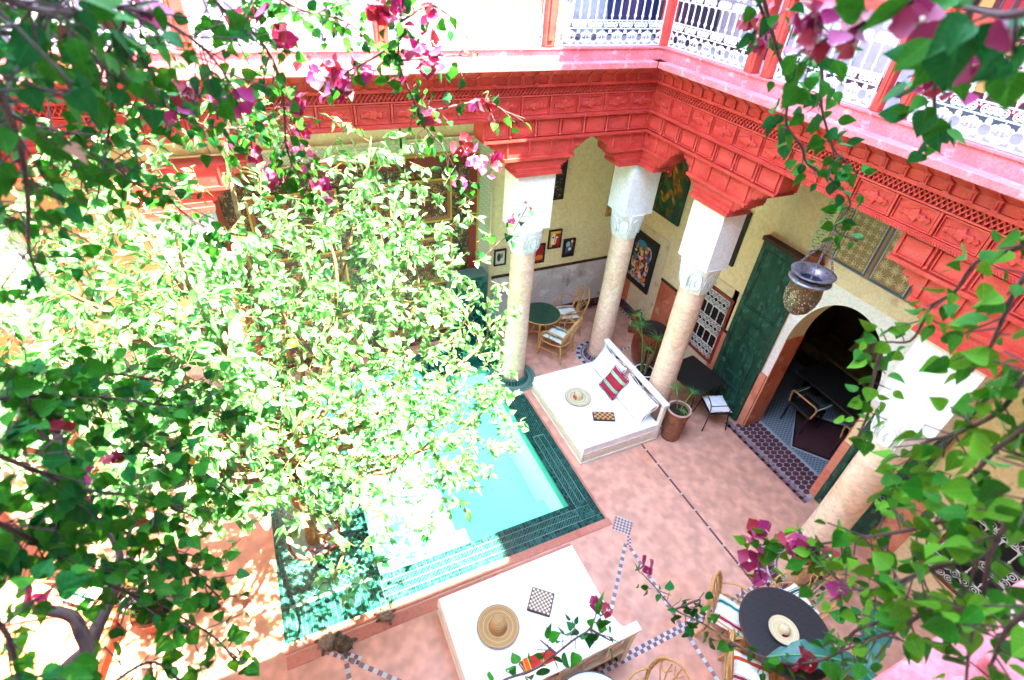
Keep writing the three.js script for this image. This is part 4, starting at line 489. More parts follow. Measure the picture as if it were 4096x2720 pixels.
const straw = coilBump(coil(['#b9925e', '#7c5c36', '#c9a470'], 22)), strawPale = coilBump(coil(['#d9cba4', '#9c9a86', '#c2b48e'], 20)), strawLight = coilBump(coil(['#e0cda0', '#b39a6a', '#ead9b2'], 18));
hat('pale straw hat with a red patch on the far daybed', [4.26, .428, -5.48], .235, .085, .15, strawPale, t => { const s = new THREE.CylinderGeometry(.081, .090, .09, 18, 1, true, 3.5, 1.9).translate(0, .055, 0).toNonIndexed(); add(t, 'embroidered_patch', s, canvasMat(128, 64, (c, W, H) => { c.fillStyle = '#c8522a'; c.fillRect(0, 0, W, H); for (let i = 0; i < 60; i++) blob(c, rnd() * W, rnd() * H, 3 + rnd() * 5, 3 + rnd() * 4, ['#d8702c', '#a8201c', '#e0a050'][i % 3]); c.fillStyle = '#2a0d08'; c.font = 'bold 38px sans-serif'; c.fillText('AD', 36, 46); }, { roughness: .9, side: THREE.DoubleSide }), 1); });
hat('brown straw hat with a tall crown on the near daybed', [1.38, .43, -2.42], .25, .105, .19, straw, t => add(t, 'red_trim', new THREE.CylinderGeometry(.102, .109, .05, 18, 1, true, 2.6, 1.7).translate(0, .05, 0), plain(.34, .03, .02, .9, { side: THREE.DoubleSide }), 1));
hat('cream straw hat on the black round table', [4.37, .756, -.965], .17, .07, .11, strawLight, t => add(t, 'red_trim', new THREE.CylinderGeometry(.069, .073, .045, 14, 1, true, 5.2, 1.5).translate(0, .035, 0), plain(.22, .01, .015, .9, { side: THREE.DoubleSide }), 1));
function board(label, o, turn, w, d, n, m, wood, lt, dk) { const t = thing('chessboard', label, 'board game', o, turn); add(t, 'box', rbox(0, .02, 0, w, .04, d, .004), wood); const a = [], b = [], s = Math.min(w / n, d / m) * .92, x0 = -n * s / 2, z0 = -m * s / 2; for (let i = 0; i < n; i++) for (let j = 0; j < m; j++) ((i + j) % 2 ? b : a).push(bx(x0 + i * s + .0008, x0 + (i + 1) * s - .0008, .04, .0412, z0 + j * s + .0008, z0 + (j + 1) * s - .0008)); stuff(add(t, 'pale_square', a, lt)); stuff(add(t, 'dark_square', b, dk)); return t; }
board('brown wooden chequered game box lying on the far daybed', [4.44, .43, -4.90], -.42, .38, .19, 8, 4, M.darkWood, plain(.60, .33, .12, .5), plain(.10, .04, .02, .5));
board('cream and brown chessboard lying on the near daybed', [1.985, .43, -2.48], -.70, .29, .29, 10, 10, M.darkWood, plain(.68, .60, .42, .5), plain(.20, .10, .075, .5));
// rattan chairs: round hoop back with ribs that fan out, hoop arms, striped seat pad
function rattanChair(label, o, turn, m, sc = 1) {
  const t = thing('rattan_chair', label, 'chair', o, turn, undefined); t.scale.setScalar(sc); const R = M.rattan, w = .23;
  pouf(t, 'seat_cushion', pillowG(.44, .43, .07).translate(0, .435, 0), m, 'x');
  add(t, 'seat_frame', tube([[-w, .395, -.2], [w, .395, -.2], [w + .01, .395, .2], [0, .395, .23], [-w - .01, .395, .2]], .016, 40, 6, true), R);
  for (const [x, z, tx, tz] of [[-w, -.2, -w - .02, -.26], [w, -.2, w + .02, -.26], [-w, .2, -w - .03, .25], [w, .2, w + .03, .25]]) add(t, 'leg', bar([x, .42, z], [tx, 0, tz], .018, 8), R);
  add(t, 'back_hoop', [tube([[-.2, .40, -.2], [-.25, .62, -.26], [-.20, .86, -.34], [0, .98, -.38], [.20, .86, -.34], [.25, .62, -.26], [.2, .40, -.2]], .015, 40, 7), tube([[-.2, .42, -.215], [-.23, .62, -.28], [-.18, .84, -.355], [0, .95, -.395], [.18, .84, -.355], [.23, .62, -.28], [.2, .42, -.215]], .012, 40, 6)], R);
  for (const a of [-.16, -.08, 0, .08, .16]) add(t, 'back_rib', tube([[a * .25, .41, -.205], [a * .5, .58, -.25], [a * 1.05, .74, -.305], [a * 1.22, .93 - Math.abs(a) * .7, -.375 + Math.abs(a) * .15]], .009, 12, 5), R);
  add(t, 'back_curl', [tube([[-.2, .80, -.325], [-.12, .73, -.30], [-.06, .83, -.335]], .007, 10, 5), tube([[.2, .80, -.325], [.12, .73, -.30], [.06, .83, -.335]], .007, 10, 5), tube([[-.06, .9, -.365], [0, .80, -.33], [.06, .9, -.365]], .007, 10, 5)], R);
  for (const s of [-1, 1]) { add(t, 'arm_hoop', tube([[s * .25, .60, -.255], [s * .30, .66, -.08], [s * .30, .64, .10], [s * .27, .52, .2], [s * .24, .38, .22]], .014, 24, 6), R); add(t, 'arm_brace', tube([[s * .24, .40, 0], [s * .30, .52, .02], [s * .30, .64, -.02]], .009, 10, 5), R); }
  add(t, 'stretcher', [bar([-w - .01, .2, -.23], [w + .01, .2, -.23], .011), bar([-w - .015, .2, .226], [w + .015, .2, .226], .011), bar([-w - .012, .2, -.23], [-w - .018, .2, .226], .011), bar([w + .012, .2, -.23], [w + .018, .2, .226], .011), bar([-w - .02, .1, .24], [0, .39, .21], .009), bar([w + .02, .1, .24], [0, .39, .21], .009)], R); return t;
}
const padG = stripes(1, GR), padR = stripes(1, RG), padO = stripes(1, RO);
rattanChair('rattan chair with green striped cushion in front of the round green table', [4.76, 0, -7.2], -2.6, padG, 1.12);
rattanChair('rattan chair with green striped cushion against the far wall, right of the round green table', [5.32, 0, -7.84], -1.75, padG, 1.12);
rattanChair('rattan chair with red and green striped cushion left of the black round table', [4.12, 0, -1.40], .55, padR);
rattanChair('rattan chair with white cushion and green bands behind the black round table', [5.02, 0, -1.2], -1.6, padG);
rattanChair('rattan chair with red and orange striped cushion cut by the bottom edge', [3.86, 0, -.80], .75, padO);
rattanChair('rattan chair with round fan back at the bottom edge beside the daybed', [2.54, 0, -1.0], -1.35, padG);
rattanChair('rattan chair at the left under the bougainvillea', [-3.0, 0, -4.75], .9, padG);
function roundTable(label, o, R, h, top, rim, legs) { const t = thing('round_table', label, 'table', o); add(t, 'tabletop', lathe([[.001, h], [R - .01, h], [R, h - .006], [R, h - .03], [.001, h - .03]], 44), top); add(t, 'rim', torus(0, 0, 0, R + .002, .012, 48, 6).rotateX(Math.PI / 2).translate(0, h - .014, 0), rim); for (let i = 0; i < 4; i++) { const a = i * Math.PI / 2 + .5, c = Math.cos(a), s = Math.sin(a); add(t, 'leg', [bar([c * R * .7, h - .03, s * R * .7], [c * R * .62, 0, s * R * .62], .018, 8), tube([[c * R * .66, .1, s * R * .66], [c * R * .3, h * .55, s * R * .3], [c * R * .55, h - .04, s * R * .55]], .011, 10, 5)], legs); } add(t, 'stretcher', [bar([-R * .55, .22, -R * .3], [R * .55, .22, R * .3], .012), bar([-R * .3, .21, R * .55], [R * .3, .21, -R * .55], .012)], legs); return t; }
roundTable('round table with dark green top and rattan legs by the far wall', [4.62, 0, -7.72], .40, .72, mottled(.5, [[30, 66, 48], [40, 80, 58]], { sd: 91, N: 128, rough: .7 }), M.rattan, M.rattan);
const weave = mottled(.12, [[26, 25, 28], [44, 42, 44]], { sd: 92, N: 128, rough: .6, bump: .004, base: 16 });
roundTable('black woven round table carrying a straw hat at the lower right', [4.42, 0, -.95], .52, .74, weave, plain(.06, .02, .02, .5), M.rattan);
roundTable('round table with pale glass top cut by the bottom edge', [1.88, 0, -1.10], .44, .72, plain(.55, .64, .68, .15), plain(.05, .06, .07, .3), M.black);
{ // black cafe furniture by the green door
  const t = thing('black_table', 'black square table between the column and the green door', 'table', [6.45, 0, -5.0], .1); add(t, 'tabletop', rbox(0, .71, 0, .78, .03, .86, .008), M.black); for (const [x, z] of [[-.32, -.36], [.32, -.36], [-.32, .36], [.32, .36]]) add(t, 'leg', bar([x, .7, z], [x * 1.05, 0, z * 1.05], .016), M.black);
  const c = thing('small_chair', 'small black metal chair with a white seat pad beside the green door', 'chair', [6.56, 0, -4.42], -1.9); pouf(c, 'seat_pad', pillowG(.44, .42, .09).translate(0, .455, 0), M.linen); add(c, 'seat_frame', rbox(0, .4, 0, .42, .02, .4, .008), M.black); for (const [x, z] of [[-.19, -.17], [.19, -.17], [-.19, .18], [.19, .18]]) add(c, 'leg', bar([x, .41, z], [x * 1.25, 0, z * 1.3], .011), M.black); add(c, 'back_hoop', tube([[-.2, .42, .2], [-.22, .62, .24], [-.14, .72, .27], [.14, .72, .27], [.22, .62, .24], [.2, .42, .2]], .01, 24, 6), M.black); add(c, 'arm_hoop', tube([[-.2, .42, -.16], [-.24, .62, -.14], [-.22, .62, .24]], .009, 12, 6), M.black); add(c, 'arm_hoop', tube([[.2, .42, -.16], [.24, .62, -.14], [.22, .62, .24]], .009, 12, 6), M.black);
}
// pots, jars, extinguisher
function papyrus(t, heads, y0) { for (const [x, z, h, lx, lz, sc] of heads) { const top = V3(x + lx, y0 + h, z + lz); add(t, 'stem', tube([[x * .5, y0, z * .5], [x + lx * .3, y0 + h * .6, z + lz * .3], top], .008, 8, 5), M.stem); const b = []; for (let i = 0; i < 26; i++) { const a = i / 26 * 6.2832 + rr(-.2, .2), L = sc * rr(.9, 1.3), dr = rr(-.45, .35), e = [Math.cos(a) * L, dr * L, Math.sin(a) * L]; const g = new THREE.ConeGeometry(.007, L, 3).translate(0, L / 2, 0); g.scale(1, 1, .4); g.applyQuaternion(new THREE.Quaternion().setFromUnitVectors(V3(0, 1, 0), V3(...e).normalize())); b.push(g.translate(top.x, top.y, top.z)); } add(t, 'leaf_whorl', b, M.papyrus); } }
M.stem = plain(.14, .24, .06, .7); M.papyrus = plain(.08, .27, .05, .6, { side: THREE.DoubleSide });
{ const t = thing('tall_terracotta_pot', 'tall brown terracotta pot with a small papyrus beside the far daybed', 'potted plant', [5.62, 0, -4.40]); add(t, 'pot', lathe([[.001, 0], [.15, 0], [.165, .08], [.18, .4], [.185, .62], [.205, .63], [.21, .68], [.19, .70], [.165, .69], [.16, .6], [.001, .6]], 32), M.terracotta); add(t, 'rim', torus(0, 0, 0, .195, .018, 32, 6).rotateX(Math.PI / 2).translate(0, .69, 0), mottled(.3, [[206, 178, 164], [190, 158, 142]], { sd: 95, N: 128 })); add(t, 'soil', cyl(0, .6, .66, 0, .16, .162), M.soil); papyrus(t, [[-.03, -.04, .42, .0, -.16, .17], [.05, 0, .36, .2, -.05, .16], [0, .03, .16, -.04, .1, .12]], .62); }
{ const t = thing('low_pot', 'papyrus plant in a dark low pot with a pale rim behind the far daybed', 'potted plant', [5.98, 0, -5.78]); add(t, 'pot', lathe([[.001, 0], [.13, 0], [.19, .25], [.2, .3], [.18, .3], [.17, .24], [.001, .24]], 28), M.black); add(t, 'rim', torus(0, 0, 0, .192, .012, 32, 6).rotateX(Math.PI / 2).translate(0, .305, 0), M.linen); add(t, 'soil', cyl(0, .2, .26, 0, .165), M.soil); for (const a of [0, 2, 4]) add(t, 'trunk', bar([Math.cos(a) * .05, .22, Math.sin(a) * .05], [Math.cos(a) * .09 + .02, .75, Math.sin(a) * .09 - .03], .02, 7), M.bark); papyrus(t, [[.02, -.02, .60, .0, -.05, .22], [.1, .02, .85, .04, -.06, .24], [-.08, -.1, 1.12, -.1, -.14, .27], [-.1, -.06, 1.32, -.16, -.2, .26], [.06, -.1, 1.02, -.28, -.2, .2]], .22); }
{ const t = thing('clay_jar', 'big brown glazed clay jar with a lid on the floor behind the column', 'jar', [6.42, 0, -6.28]); add(t, 'body', lathe([[.001, 0], [.22, 0], [.30, .12], [.36, .38], [.36, .6], [.31, .8], [.27, .86]], 36), M.glazed); add(t, 'lid', lathe([[.29, .85], [.295, .875], [.27, .89], [.02, .895], [.001, .895]], 32), M.soil); }
{ const t = thing('fire_extinguisher', 'red fire extinguisher standing against the right wall in the corner', 'extinguisher', [6.78, 0, -7.28]); add(t, 'cylinder', lathe([[.001, 0], [.085, .0], [.09, .02], [.09, .4], [.07, .47], [.03, .5], [.001, .5]], 24), plain(.30, .012, .015, .2)); add(t, 'valve', [cyl(0, .5, .56, 0, .025), bx(-.02, .12, .56, .575, -.012, .012)], M.black); add(t, 'hose', tube([[.03, .54, 0], [.13, .5, .03], [.12, .3, .05], [.1, .2, .04]], .012, 16, 6), M.black); add(t, 'paper_label', new THREE.CylinderGeometry(.0912, .0912, .14, 16, 1, true, 3.4, 1.5).translate(0, .26, 0), plain(.7, .7, .68, .6, { side: THREE.DoubleSide })); }
{ // pierced hanging urn on chains
  const t = thing('hanging_urn', 'pierced bronze urn lamp hanging on chains in front of the green door', 'lamp', [5.72, 3.82, -3.36]); add(t, 'body', lathe([[.001, -.42], [.07, -.41], [.14, -.35], [.19, -.24], [.205, -.12], [.19, .0], [.165, .06]], 36), M.brass); add(t, 'lower_rim', lathe([[.16, .05], [.22, .05], [.25, .075], [.24, .10], [.17, .105]], 40), M.pewter); add(t, 'upper_rim', lathe([[.15, .10], [.17, .13], [.215, .155], [.255, .17], [.258, .18], [.21, .175], [.15, .14], [.135, .08]], 40), M.pewter); add(t, 'inner_bowl', lathe([[.001, -.2], [.12, -.15], [.14, .02], [.15, .13]], 28), plain(.04, .06, .10, .4, { side: THREE.DoubleSide }));
  const holes = []; for (let i = 0; i < 320; i++) { const y = -.36 + .4 * rnd(), a = rnd() * 6.2832, r = y < -.12 ? .205 * Math.sqrt(Math.max(.02, 1 - ((y + .12) / .31) ** 2)) : .205 - .02 * ((y + .12) / .12); holes.push(new THREE.SphereGeometry(.006, 5, 4).translate(Math.cos(a) * r, y, Math.sin(a) * r)); } stuff(add(t, 'pierced_dot', holes, plain(.62, .52, .34, .4, { metalness: .4 })));
  for (let k = 0; k < 3; k++) { const a = k * 2.094 + .5, A = V3(Math.cos(a) * .23, .17, Math.sin(a) * .23), B = V3(0, .62, 0), L = []; for (let i = 0; i < 14; i++) { const p = A.clone().lerp(B, (i + .5) / 14); L.push(new THREE.TorusGeometry(.017, .005, 4, 8).scale(.7, 1.2, 1).rotateY(i % 2 ? 1.57 : 0).translate(p.x, p.y, p.z)); } add(t, 'chain', L, M.pewter, 1); }
  const L = []; for (let i = 0; i < 34; i++) L.push(new THREE.TorusGeometry(.017, .005, 4, 8).scale(.7, 1.3, 1).rotateY(i % 2 ? 1.57 : 0).translate(0, .64 + i * .031, 0)); add(t, 'chain', L, M.pewter, 1);
  const l = thing('ceiling_lamp', 'small dark ceiling lamp under the right beam, above the carved stucco', 'lamp', [6.3, 5.02, -3.62]); add(l, 'shade', lathe([[.001, .06], [.06, .05], [.13, 0], [.12, -.005], [.05, .03], [.001, .03]], 24), M.darkWood); add(l, 'cord', cyl(0, .05, .48, 0, .006, .006, 6), M.black); }
{ // room behind the arch: black table, two chairs, long seat with striped cushions
  const t = thing('dining_table', 'dark table in the room behind the archway', 'table', [8.8, 0, -3.6]); add(t, 'tabletop', rbox(0, .74, 0, .9, .04, 1.5, .01), M.black); for (const [x, z] of [[-.35, -.6], [.35, -.6], [-.35, .6], [.35, .6]]) add(t, 'leg', bx(x - .03, x + .03, 0, .72, z - .03, z + .03), M.black);
  for (const [l, x, z, r] of [['dark chair with striped arms inside the room behind the arch', 8.15, -3.75, 1.57], ['second dark chair half hidden in the room behind the arch', 8.3, -2.75, 1.57]]) { const c = thing('dining_chair', l, 'chair', [x, 0, z], r); add(c, 'seat', rbox(0, .44, 0, .46, .06, .46, .02), M.black); add(c, 'back_hoop', tube([[-.24, .44, -.2], [-.26, .7, -.22], [-.1, .78, -.3], [.1, .78, -.3], [.26, .7, -.22], [.24, .44, -.2]], .016, 24, 6), M.rattan); for (const s of [-1, 1]) add(c, 'armrest', rbox(s * .25, .66, 0, .05, .03, .42, .01), stripes(1, GR)); for (const [a, b] of [[-.2, -.2], [.2, -.2], [-.2, .2], [.2, .2]]) add(c, 'leg', bar([a, .42, b], [a * 1.1, 0, b * 1.1], .018), M.black); }
  const s = thing('banquette', 'long ochre cushioned seat at the back of the dim room', 'seat', [10.1, 0, -3.3]); add(s, 'base', bx(-.42, .48, 0, .3, -1.9, 1.9), M.darkWood); add(s, 'mattress', rbox(0, .42, 0, .9, .24, 3.8, .06, 3), mottled(.5, [[104, 92, 52], [122, 108, 66]], { sd: 97, N: 128 })); 
  const sm = canvasMat(128, 64, (c, W, H) => { c.fillStyle = '#1a140e'; c.fillRect(0, 0, W, H); c.fillStyle = '#8a7440'; for (let i = 0; i < 5; i++) c.fillRect(i * W / 5 + 4, 0, W / 11, H); }, { roughness: .95 }); [['plain ochre cushion at the left on the long seat behind the arch', -1.0, M.beige], ['cushion with black and ochre stripes leaning on the long seat behind the arch', -.35, sm], ['second striped cushion at the right on the long seat behind the arch', .3, sm]].forEach(([l, z, m]) => cushion(l, [10.3, .80, -3.3 + z], [0, 0, 1.2], .5, .58, .18, m, 'z', 'cushion', 'back_cushion')); }
// left side under the vine: mosaic table, flower pot
{ const t = thing('mosaic_table', 'low table with a mosaic of small round tiles under the vine at the lower left', 'table', [-3.3, 0, -4.05], -.2); add(t, 'tabletop', rbox(0, .48, 0, 1.2, .03, .8, .008), mottled(.4, [[176, 124, 74], [192, 142, 92]], { sd: 98, N: 128 })); const p = []; for (let i = 0; i < 24; i++) for (let j = 0; j < 13; j++) p.push(paint(new THREE.CylinderGeometry(.016, .016, .006, 6).scale(1, 1, .8).translate(-.54 + i * .047 + (j % 2) * .023, .497, -.33 + j * .055), jit([[.30, .08, .03], [.10, .13, .12], [.16, .20, .18], [.36, .15, .06], [.08, .05, .04]][Math.floor(rnd() * 5)], .3))); stuff(add(t, 'mosaic_piece', p, M.matTile, true)); add(t, 'edge', [rbox(0, .475, .41, 1.24, .05, .03, .006), rbox(0, .475, -.41, 1.24, .05, .03, .006), rbox(.61, .475, 0, .03, .05, .79, .006), rbox(-.61, .475, 0, .03, .05, .79, .006)], M.redFrame); for (const [x, z] of [[-.5, -.32], [.5, -.32], [-.5, .32], [.5, .32]]) add(t, 'leg', bx(x - .025, x + .025, 0, .46, z - .025, z + .025), M.black);
  const q = thing('flower_pot', 'dark flower pot with a bushy plant under the vine at the lower left', 'potted plant', [-2.35, 0, -4.25]); add(q, 'pot', lathe([[.001, 0], [.15, 0], [.2, .3], [.22, .34], [.2, .35], [.17, .32], [.001, .3]], 26), M.glazed); add(q, 'soil', cyl(0, .28, .32, 0, .18), M.soil); for (let i = 0; i < 9; i++) { const a = i * .7; add(q, 'stem', tube([[Math.cos(a) * .04, .3, Math.sin(a) * .04], [Math.cos(a) * .12, .5, Math.sin(a) * .12], [Math.cos(a) * .2, .62 + (i % 3) * .06, Math.sin(a) * .2]], .006, 6, 4), M.vineBark); for (let k = 0; k < 5; k++) { const l = leafMesh(VLEAF, .07, 1); l.position.set(Math.cos(a + k * .2 - .4) * (.1 + k * .035), .42 + k * .06, Math.sin(a + k * .2 - .4) * (.1 + k * .035)); l.rotation.set(rr(-.6, .6), rr(0, 6), rr(-.6, .6)); q.add(l); } } }
{ // banana leaf reaching in at the lower right corner
  const t = thing('banana_plant', 'broad dark green banana leaf with torn edge at the bottom right', 'plant', [4.75, 0, -.3]); add(t, 'stem', taperTube([[0, 0, 0], [0, .5, 0], [-.05, .95, .02]], [.07, .06, .03]), M.stem);
  for (const [yaw, len] of [[2.6, 1.0], [.5, .9], [4.2, .8]]) { const v = [], ix = []; const n = 16; for (let i = 0; i <= n; i++) { const u = i / n, w = .17 * Math.sin(Math.PI * Math.min(1, u * .93 + .07)) ** .7, y = .95 + .22 * Math.sin(u * 2.2) - .25 * u * u; for (const s of [-1, -.5, 0, .5, 1]) v.push(u * len, y + Math.abs(s) * .03 + (i % 3 === 0 && Math.abs(s) === 1 ? -.03 : 0), s * w * (Math.abs(s) === 1 && i % 4 === 1 ? .72 : 1)); } for (let i = 0; i < n; i++) for (let k = 0; k < 4; k++) { const a = i * 5 + k; ix.push(a, a + 1, a + 5, a + 1, a + 6, a + 5); } const g = new THREE.BufferGeometry(); g.setAttribute('position', new THREE.Float32BufferAttribute(v, 3)); g.setIndex(ix); g.setAttribute('uv', new THREE.Float32BufferAttribute(new Float32Array(v.length / 3 * 2), 2)); g.computeVertexNormals(); g.rotateY(yaw); const l = add(t, 'leaf', g, plain(.02, .14, .10, .4, { side: THREE.DoubleSide }), 1); const mid = []; for (let i = 0; i <= 8; i++) { const u = i / 8; mid.push(V3(u * len, .962 + .22 * Math.sin(u * 2.2) - .25 * u * u, 0).applyAxisAngle(V3(0, 1, 0), yaw)); } add(l, 'midrib', tube(mid, .009, 16, 5), plain(.12, .34, .14, .6)); } }
// tortoises by the pool kerb
function tortoise(label, o, turn, s, shellM) { const t = thing('tortoise', label, 'tortoise', o, turn, undefined); t.scale.setScalar(s); const dome = new THREE.SphereGeometry(.1, 24, 14, 0, 6.2832, 0, Math.PI / 2).scale(1.25, .85, 1).translate(0, .03, 0); const skin = plain(.10, .085, .06, .9);
  const body = [new THREE.SphereGeometry(.095, 20, 10).scale(1.22, .35, .98).translate(0, .032, 0), new THREE.SphereGeometry(.03, 12, 9).scale(1.3, .95, .9).translate(.155, .045, 0), taperTube([[.10, .03, 0], [.13, .038, 0], [.155, .045, 0]], [.02, .019, .02])]; for (const [x, z, a] of [[.08, .075, .7], [.08, -.075, -.7], [-.08, .07, 2.3], [-.08, -.07, -2.3]]) body.push(taperTube([[x, .035, z], [x + Math.cos(a) * .035, .03, z + Math.sin(a) * .035], [x + Math.cos(a) * .06, .006, z + Math.sin(a) * .06]], [.024, .021, .016])); body.push(new THREE.ConeGeometry(.012, .04, 6).rotateZ(1.57).translate(-.135, .03, 0)); add(t, 'body', body, skin, 1);
  const sh = add(t, 'shell', dome, shellM); for (const [x, z, r] of [[0, 0, .034], [.058, 0, .028], [-.058, 0, .028], [.03, .05, .028], [.03, -.05, .028], [-.03, .05, .028], [-.03, -.05, .028], [.09, .035, .02], [.09, -.035, .02], [-.09, .035, .02], [-.09, -.035, .02], [0, .08, .02], [0, -.08, .02]]) { const k = Math.max(0, 1 - (x / .125) ** 2 - (z / .1) ** 2), y = .03 + .085 * Math.sqrt(k); const n = V3(x / .0156, y / .0072 * .6, z / .01).normalize(); const g = new THREE.CylinderGeometry(r * .62, r, .012, 6).applyQuaternion(new THREE.Quaternion().setFromUnitVectors(V3(0, 1, 0), n)).translate(x, y + .002, z); add(sh, 'scute', g, shellM); } for (const z of [.016, -.016]) add(t, 'eye', new THREE.SphereGeometry(.005, 6, 5).translate(.178, .055, z), M.black); return t; }
const shellD = mottled(.1, [[74, 62, 46], [104, 90, 66], [48, 40, 30]], { sd: 99, N: 128, bump: .003 }), shellP = mottled(.1, [[128, 116, 98], [150, 138, 118], [96, 84, 70]], { sd: 100, N: 128, bump: .003 });
tortoise('dark brown tortoise eating beside the mosaic star at the pool kerb', [-.36, 0, -3.12], 2.4, 1.0, shellD); tortoise('pale brown tortoise half in sunlight at the left end of the kerb', [-.53, 0, -3.22], .3, .9, shellP); tortoise('small grey brown tortoise alone on the red kerb, right of the other two', [.2, .014, -3.25], 2.6, .78, shellP);
{ const f = thing('tomato_slice', 'red tomato piece on pale leaves between two tortoises', 'food', [-.455, 0, -3.235]); add(f, 'slice', new THREE.SphereGeometry(.028, 12, 8).scale(1, .7, 1).translate(0, .02, 0), plain(.55, .10, .07, .4)); for (let i = 0; i < 4; i++) add(f, 'salad_leaf', new THREE.CircleGeometry(.05, 7).scale(1, .6, 1).rotateX(-1.4 + i * .1).rotateY(i * 1.4).translate(.06 * Math.cos(i * 1.5), .012 + i * .003, .06 * Math.sin(i * 1.5)), plain(.5, .55, .3, .7, { side: THREE.DoubleSide })); }

// ================================================================ orange tree in the pool border
{
  const t = thing('orange_tree', 'sunlit leafy orange tree growing from a round hole in the green pool border', 'tree', [-.47, 0, -4.71]); const O = V3(-.47, 0, -4.71);
  const trunk = [[0, -.05, 0], [.02, .5, .04], [-.04, 1.1, .1], [.03, 1.7, .22], [.05, 2.2, .36]];
  add(t, 'trunk', taperTube(trunk, [.125, .095, .085, .08, .075], 10), M.bark);
  const cl = [[1.85, 3.15, -4.8, .55], [1.42, 3.83, -4.89, .85], [1.08, 2.93, -4.28, .85], [1.35, 2.6, -3.62, .62], [.56, 2.75, -3.25, .72], [.21, 3.21, -3.55, .9], [.61, 3.76, -4.28, 1.0], [.51, 4.5, -4.77, .9], [1.2, 4.5, -5.14, .75], [-.02, 4.1, -3.9, .95], [-.26, 3.65, -3.23, .8], [-.55, 3.4, -2.95, .5], [-.27, 4.7, -4.23, .85], [-.52, 4.35, -3.52, .8], [-.8, 4.05, -3.1, .7], [-.05, 2.5, -2.7, .24], [-.72, 4.95, -3.87, .7], [-.93, 4.6, -3.4, .7], [-1.08, 4.4, -2.95, .65], [1.0, 5.05, -5.4, .5], [-.27, 5.6, -5.06, .42], [-1.2, 4.85, -3.75, .65], [2.2, 3.1, -4.6, .26], [-1.75, 4.3, -4.3, .7], [-1.6, 3.6, -3.9, .7], [-1.9, 4.9, -5.2, .7], [-1.1, 5.2, -4.9, .6], [-2.0, 3.6, -4.6, .6], [-1.3, 4.1, -3.3, .6], [-1.0, 3.5, -3.3, .6], [1.7, 2.75, -4.2, .5], [.95, 2.6, -3.55, .7], [1.75, 2.4, -3.9, .45]];
  const W = p => V3(p[0], p[1], p[2]).sub(O), fork = [V3(.05, 2.2, .36), V3(-.03, 1.7, .2)];
  const leaves = []; const twigs = [];
  cl.forEach(([x, y, z, r], ci) => {
    const c = W([x, y, z]), f = fork[ci % 2], mid = f.clone().lerp(c, .5).add(V3(rr(-.12, .12), rr(-.25, -.05), rr(-.12, .12)));
    add(t, 'branch', taperTube([f.toArray(), mid.toArray(), c.clone().lerp(f, .08).toArray(), c.clone().add(V3(rr(-.2, .2), r * .4, rr(-.2, .2))).toArray()], [.045 + r * .015, .03, .018, .008], 6), M.bark);
    const ns = Math.round(60 * r * r / .64) + 7;
    for (let s = 0; s < ns; s++) {
      const d = rdir(); d.y = d.y * .8 + .12; const base = c.clone().addScaledVector(d, r * Math.pow(rnd(), .45) * .92), dir = d.clone().multiplyScalar(.8).add(rdir().multiplyScalar(.7)).add(V3(0, rr(-.5, .25), 0)).normalize(), L = rr(.12, .26), tip = base.clone().addScaledVector(dir, L);
      twigs.push(bar(base.toArray(), tip.toArray(), .0035, 3)); const nl = 6 + Math.floor(rnd() * 5);
      for (let k = 0; k < nl; k++) { const p = base.clone().lerp(tip, (k + 1) / nl), ld = dir.clone().multiplyScalar(.55).add(rdir().multiplyScalar(.75)).add(V3(0, -.25, 0)).normalize(), nn = V3(0, 1, 0).multiplyScalar(.8).add(rdir().multiplyScalar(.8)); leaves.push([p, ld, nn, rr(.075, .125)]); }
    }
  });
  stuff(add(t, 'twig', twigs, M.bark, 1));
  const eye = V3(0, 7, 0).sub(O); leaves.sort((a, b) => a[0].distanceTo(eye) / a[3] - b[0].distanceTo(eye) / b[3]);
  const own = leaves.splice(0, 300); for (const [p, d, n, s] of own) { const m = leafMesh(TLEAF, s, 0, M.tleaf); m.position.copy(p); aim(m, d, n); t.add(m); }
  const k = M.tleaf.length, q = new THREE.Object3D(); const groups = {};
  leaves.forEach(l => { const key = Math.floor(rnd() * TLEAF.length) + '_' + Math.floor(rnd() * k); (groups[key] ??= []).push(l); });
  const fol = new THREE.Group(); fol.name = 'foliage'; fol.userData.kind = 'stuff'; t.add(fol);
  for (const [key, list] of Object.entries(groups)) { const [g, m] = key.split('_'); const im = new THREE.InstancedMesh(TLEAF[g], M.tleaf[m], list.length); im.name = 'leaf_mass'; im.userData.kind = 'stuff'; im.castShadow = im.receiveShadow = true; list.forEach(([p, d, n, s], i) => { q.position.copy(p); aim(q, d, n); q.scale.setScalar(s); q.updateMatrix(); im.setMatrixAt(i, q.matrix); }); fol.add(im); }
  const om = mottled(.1, [[214, 128, 24], [226, 146, 40]], { sd: 119, N: 128, rough: .5, bump: .001 }); for (const p of [[-.95, 3.95, -3.0], [-.9, 3.98, -2.93], [-.2, 3.3, -3.0], [.3, 2.5, -3.05], [-.1, 4.3, -3.6], [.75, 3.2, -3.9]]) add(t, 'orange', new THREE.SphereGeometry(.04, 14, 10).translate(...W(p).toArray()), om);
}

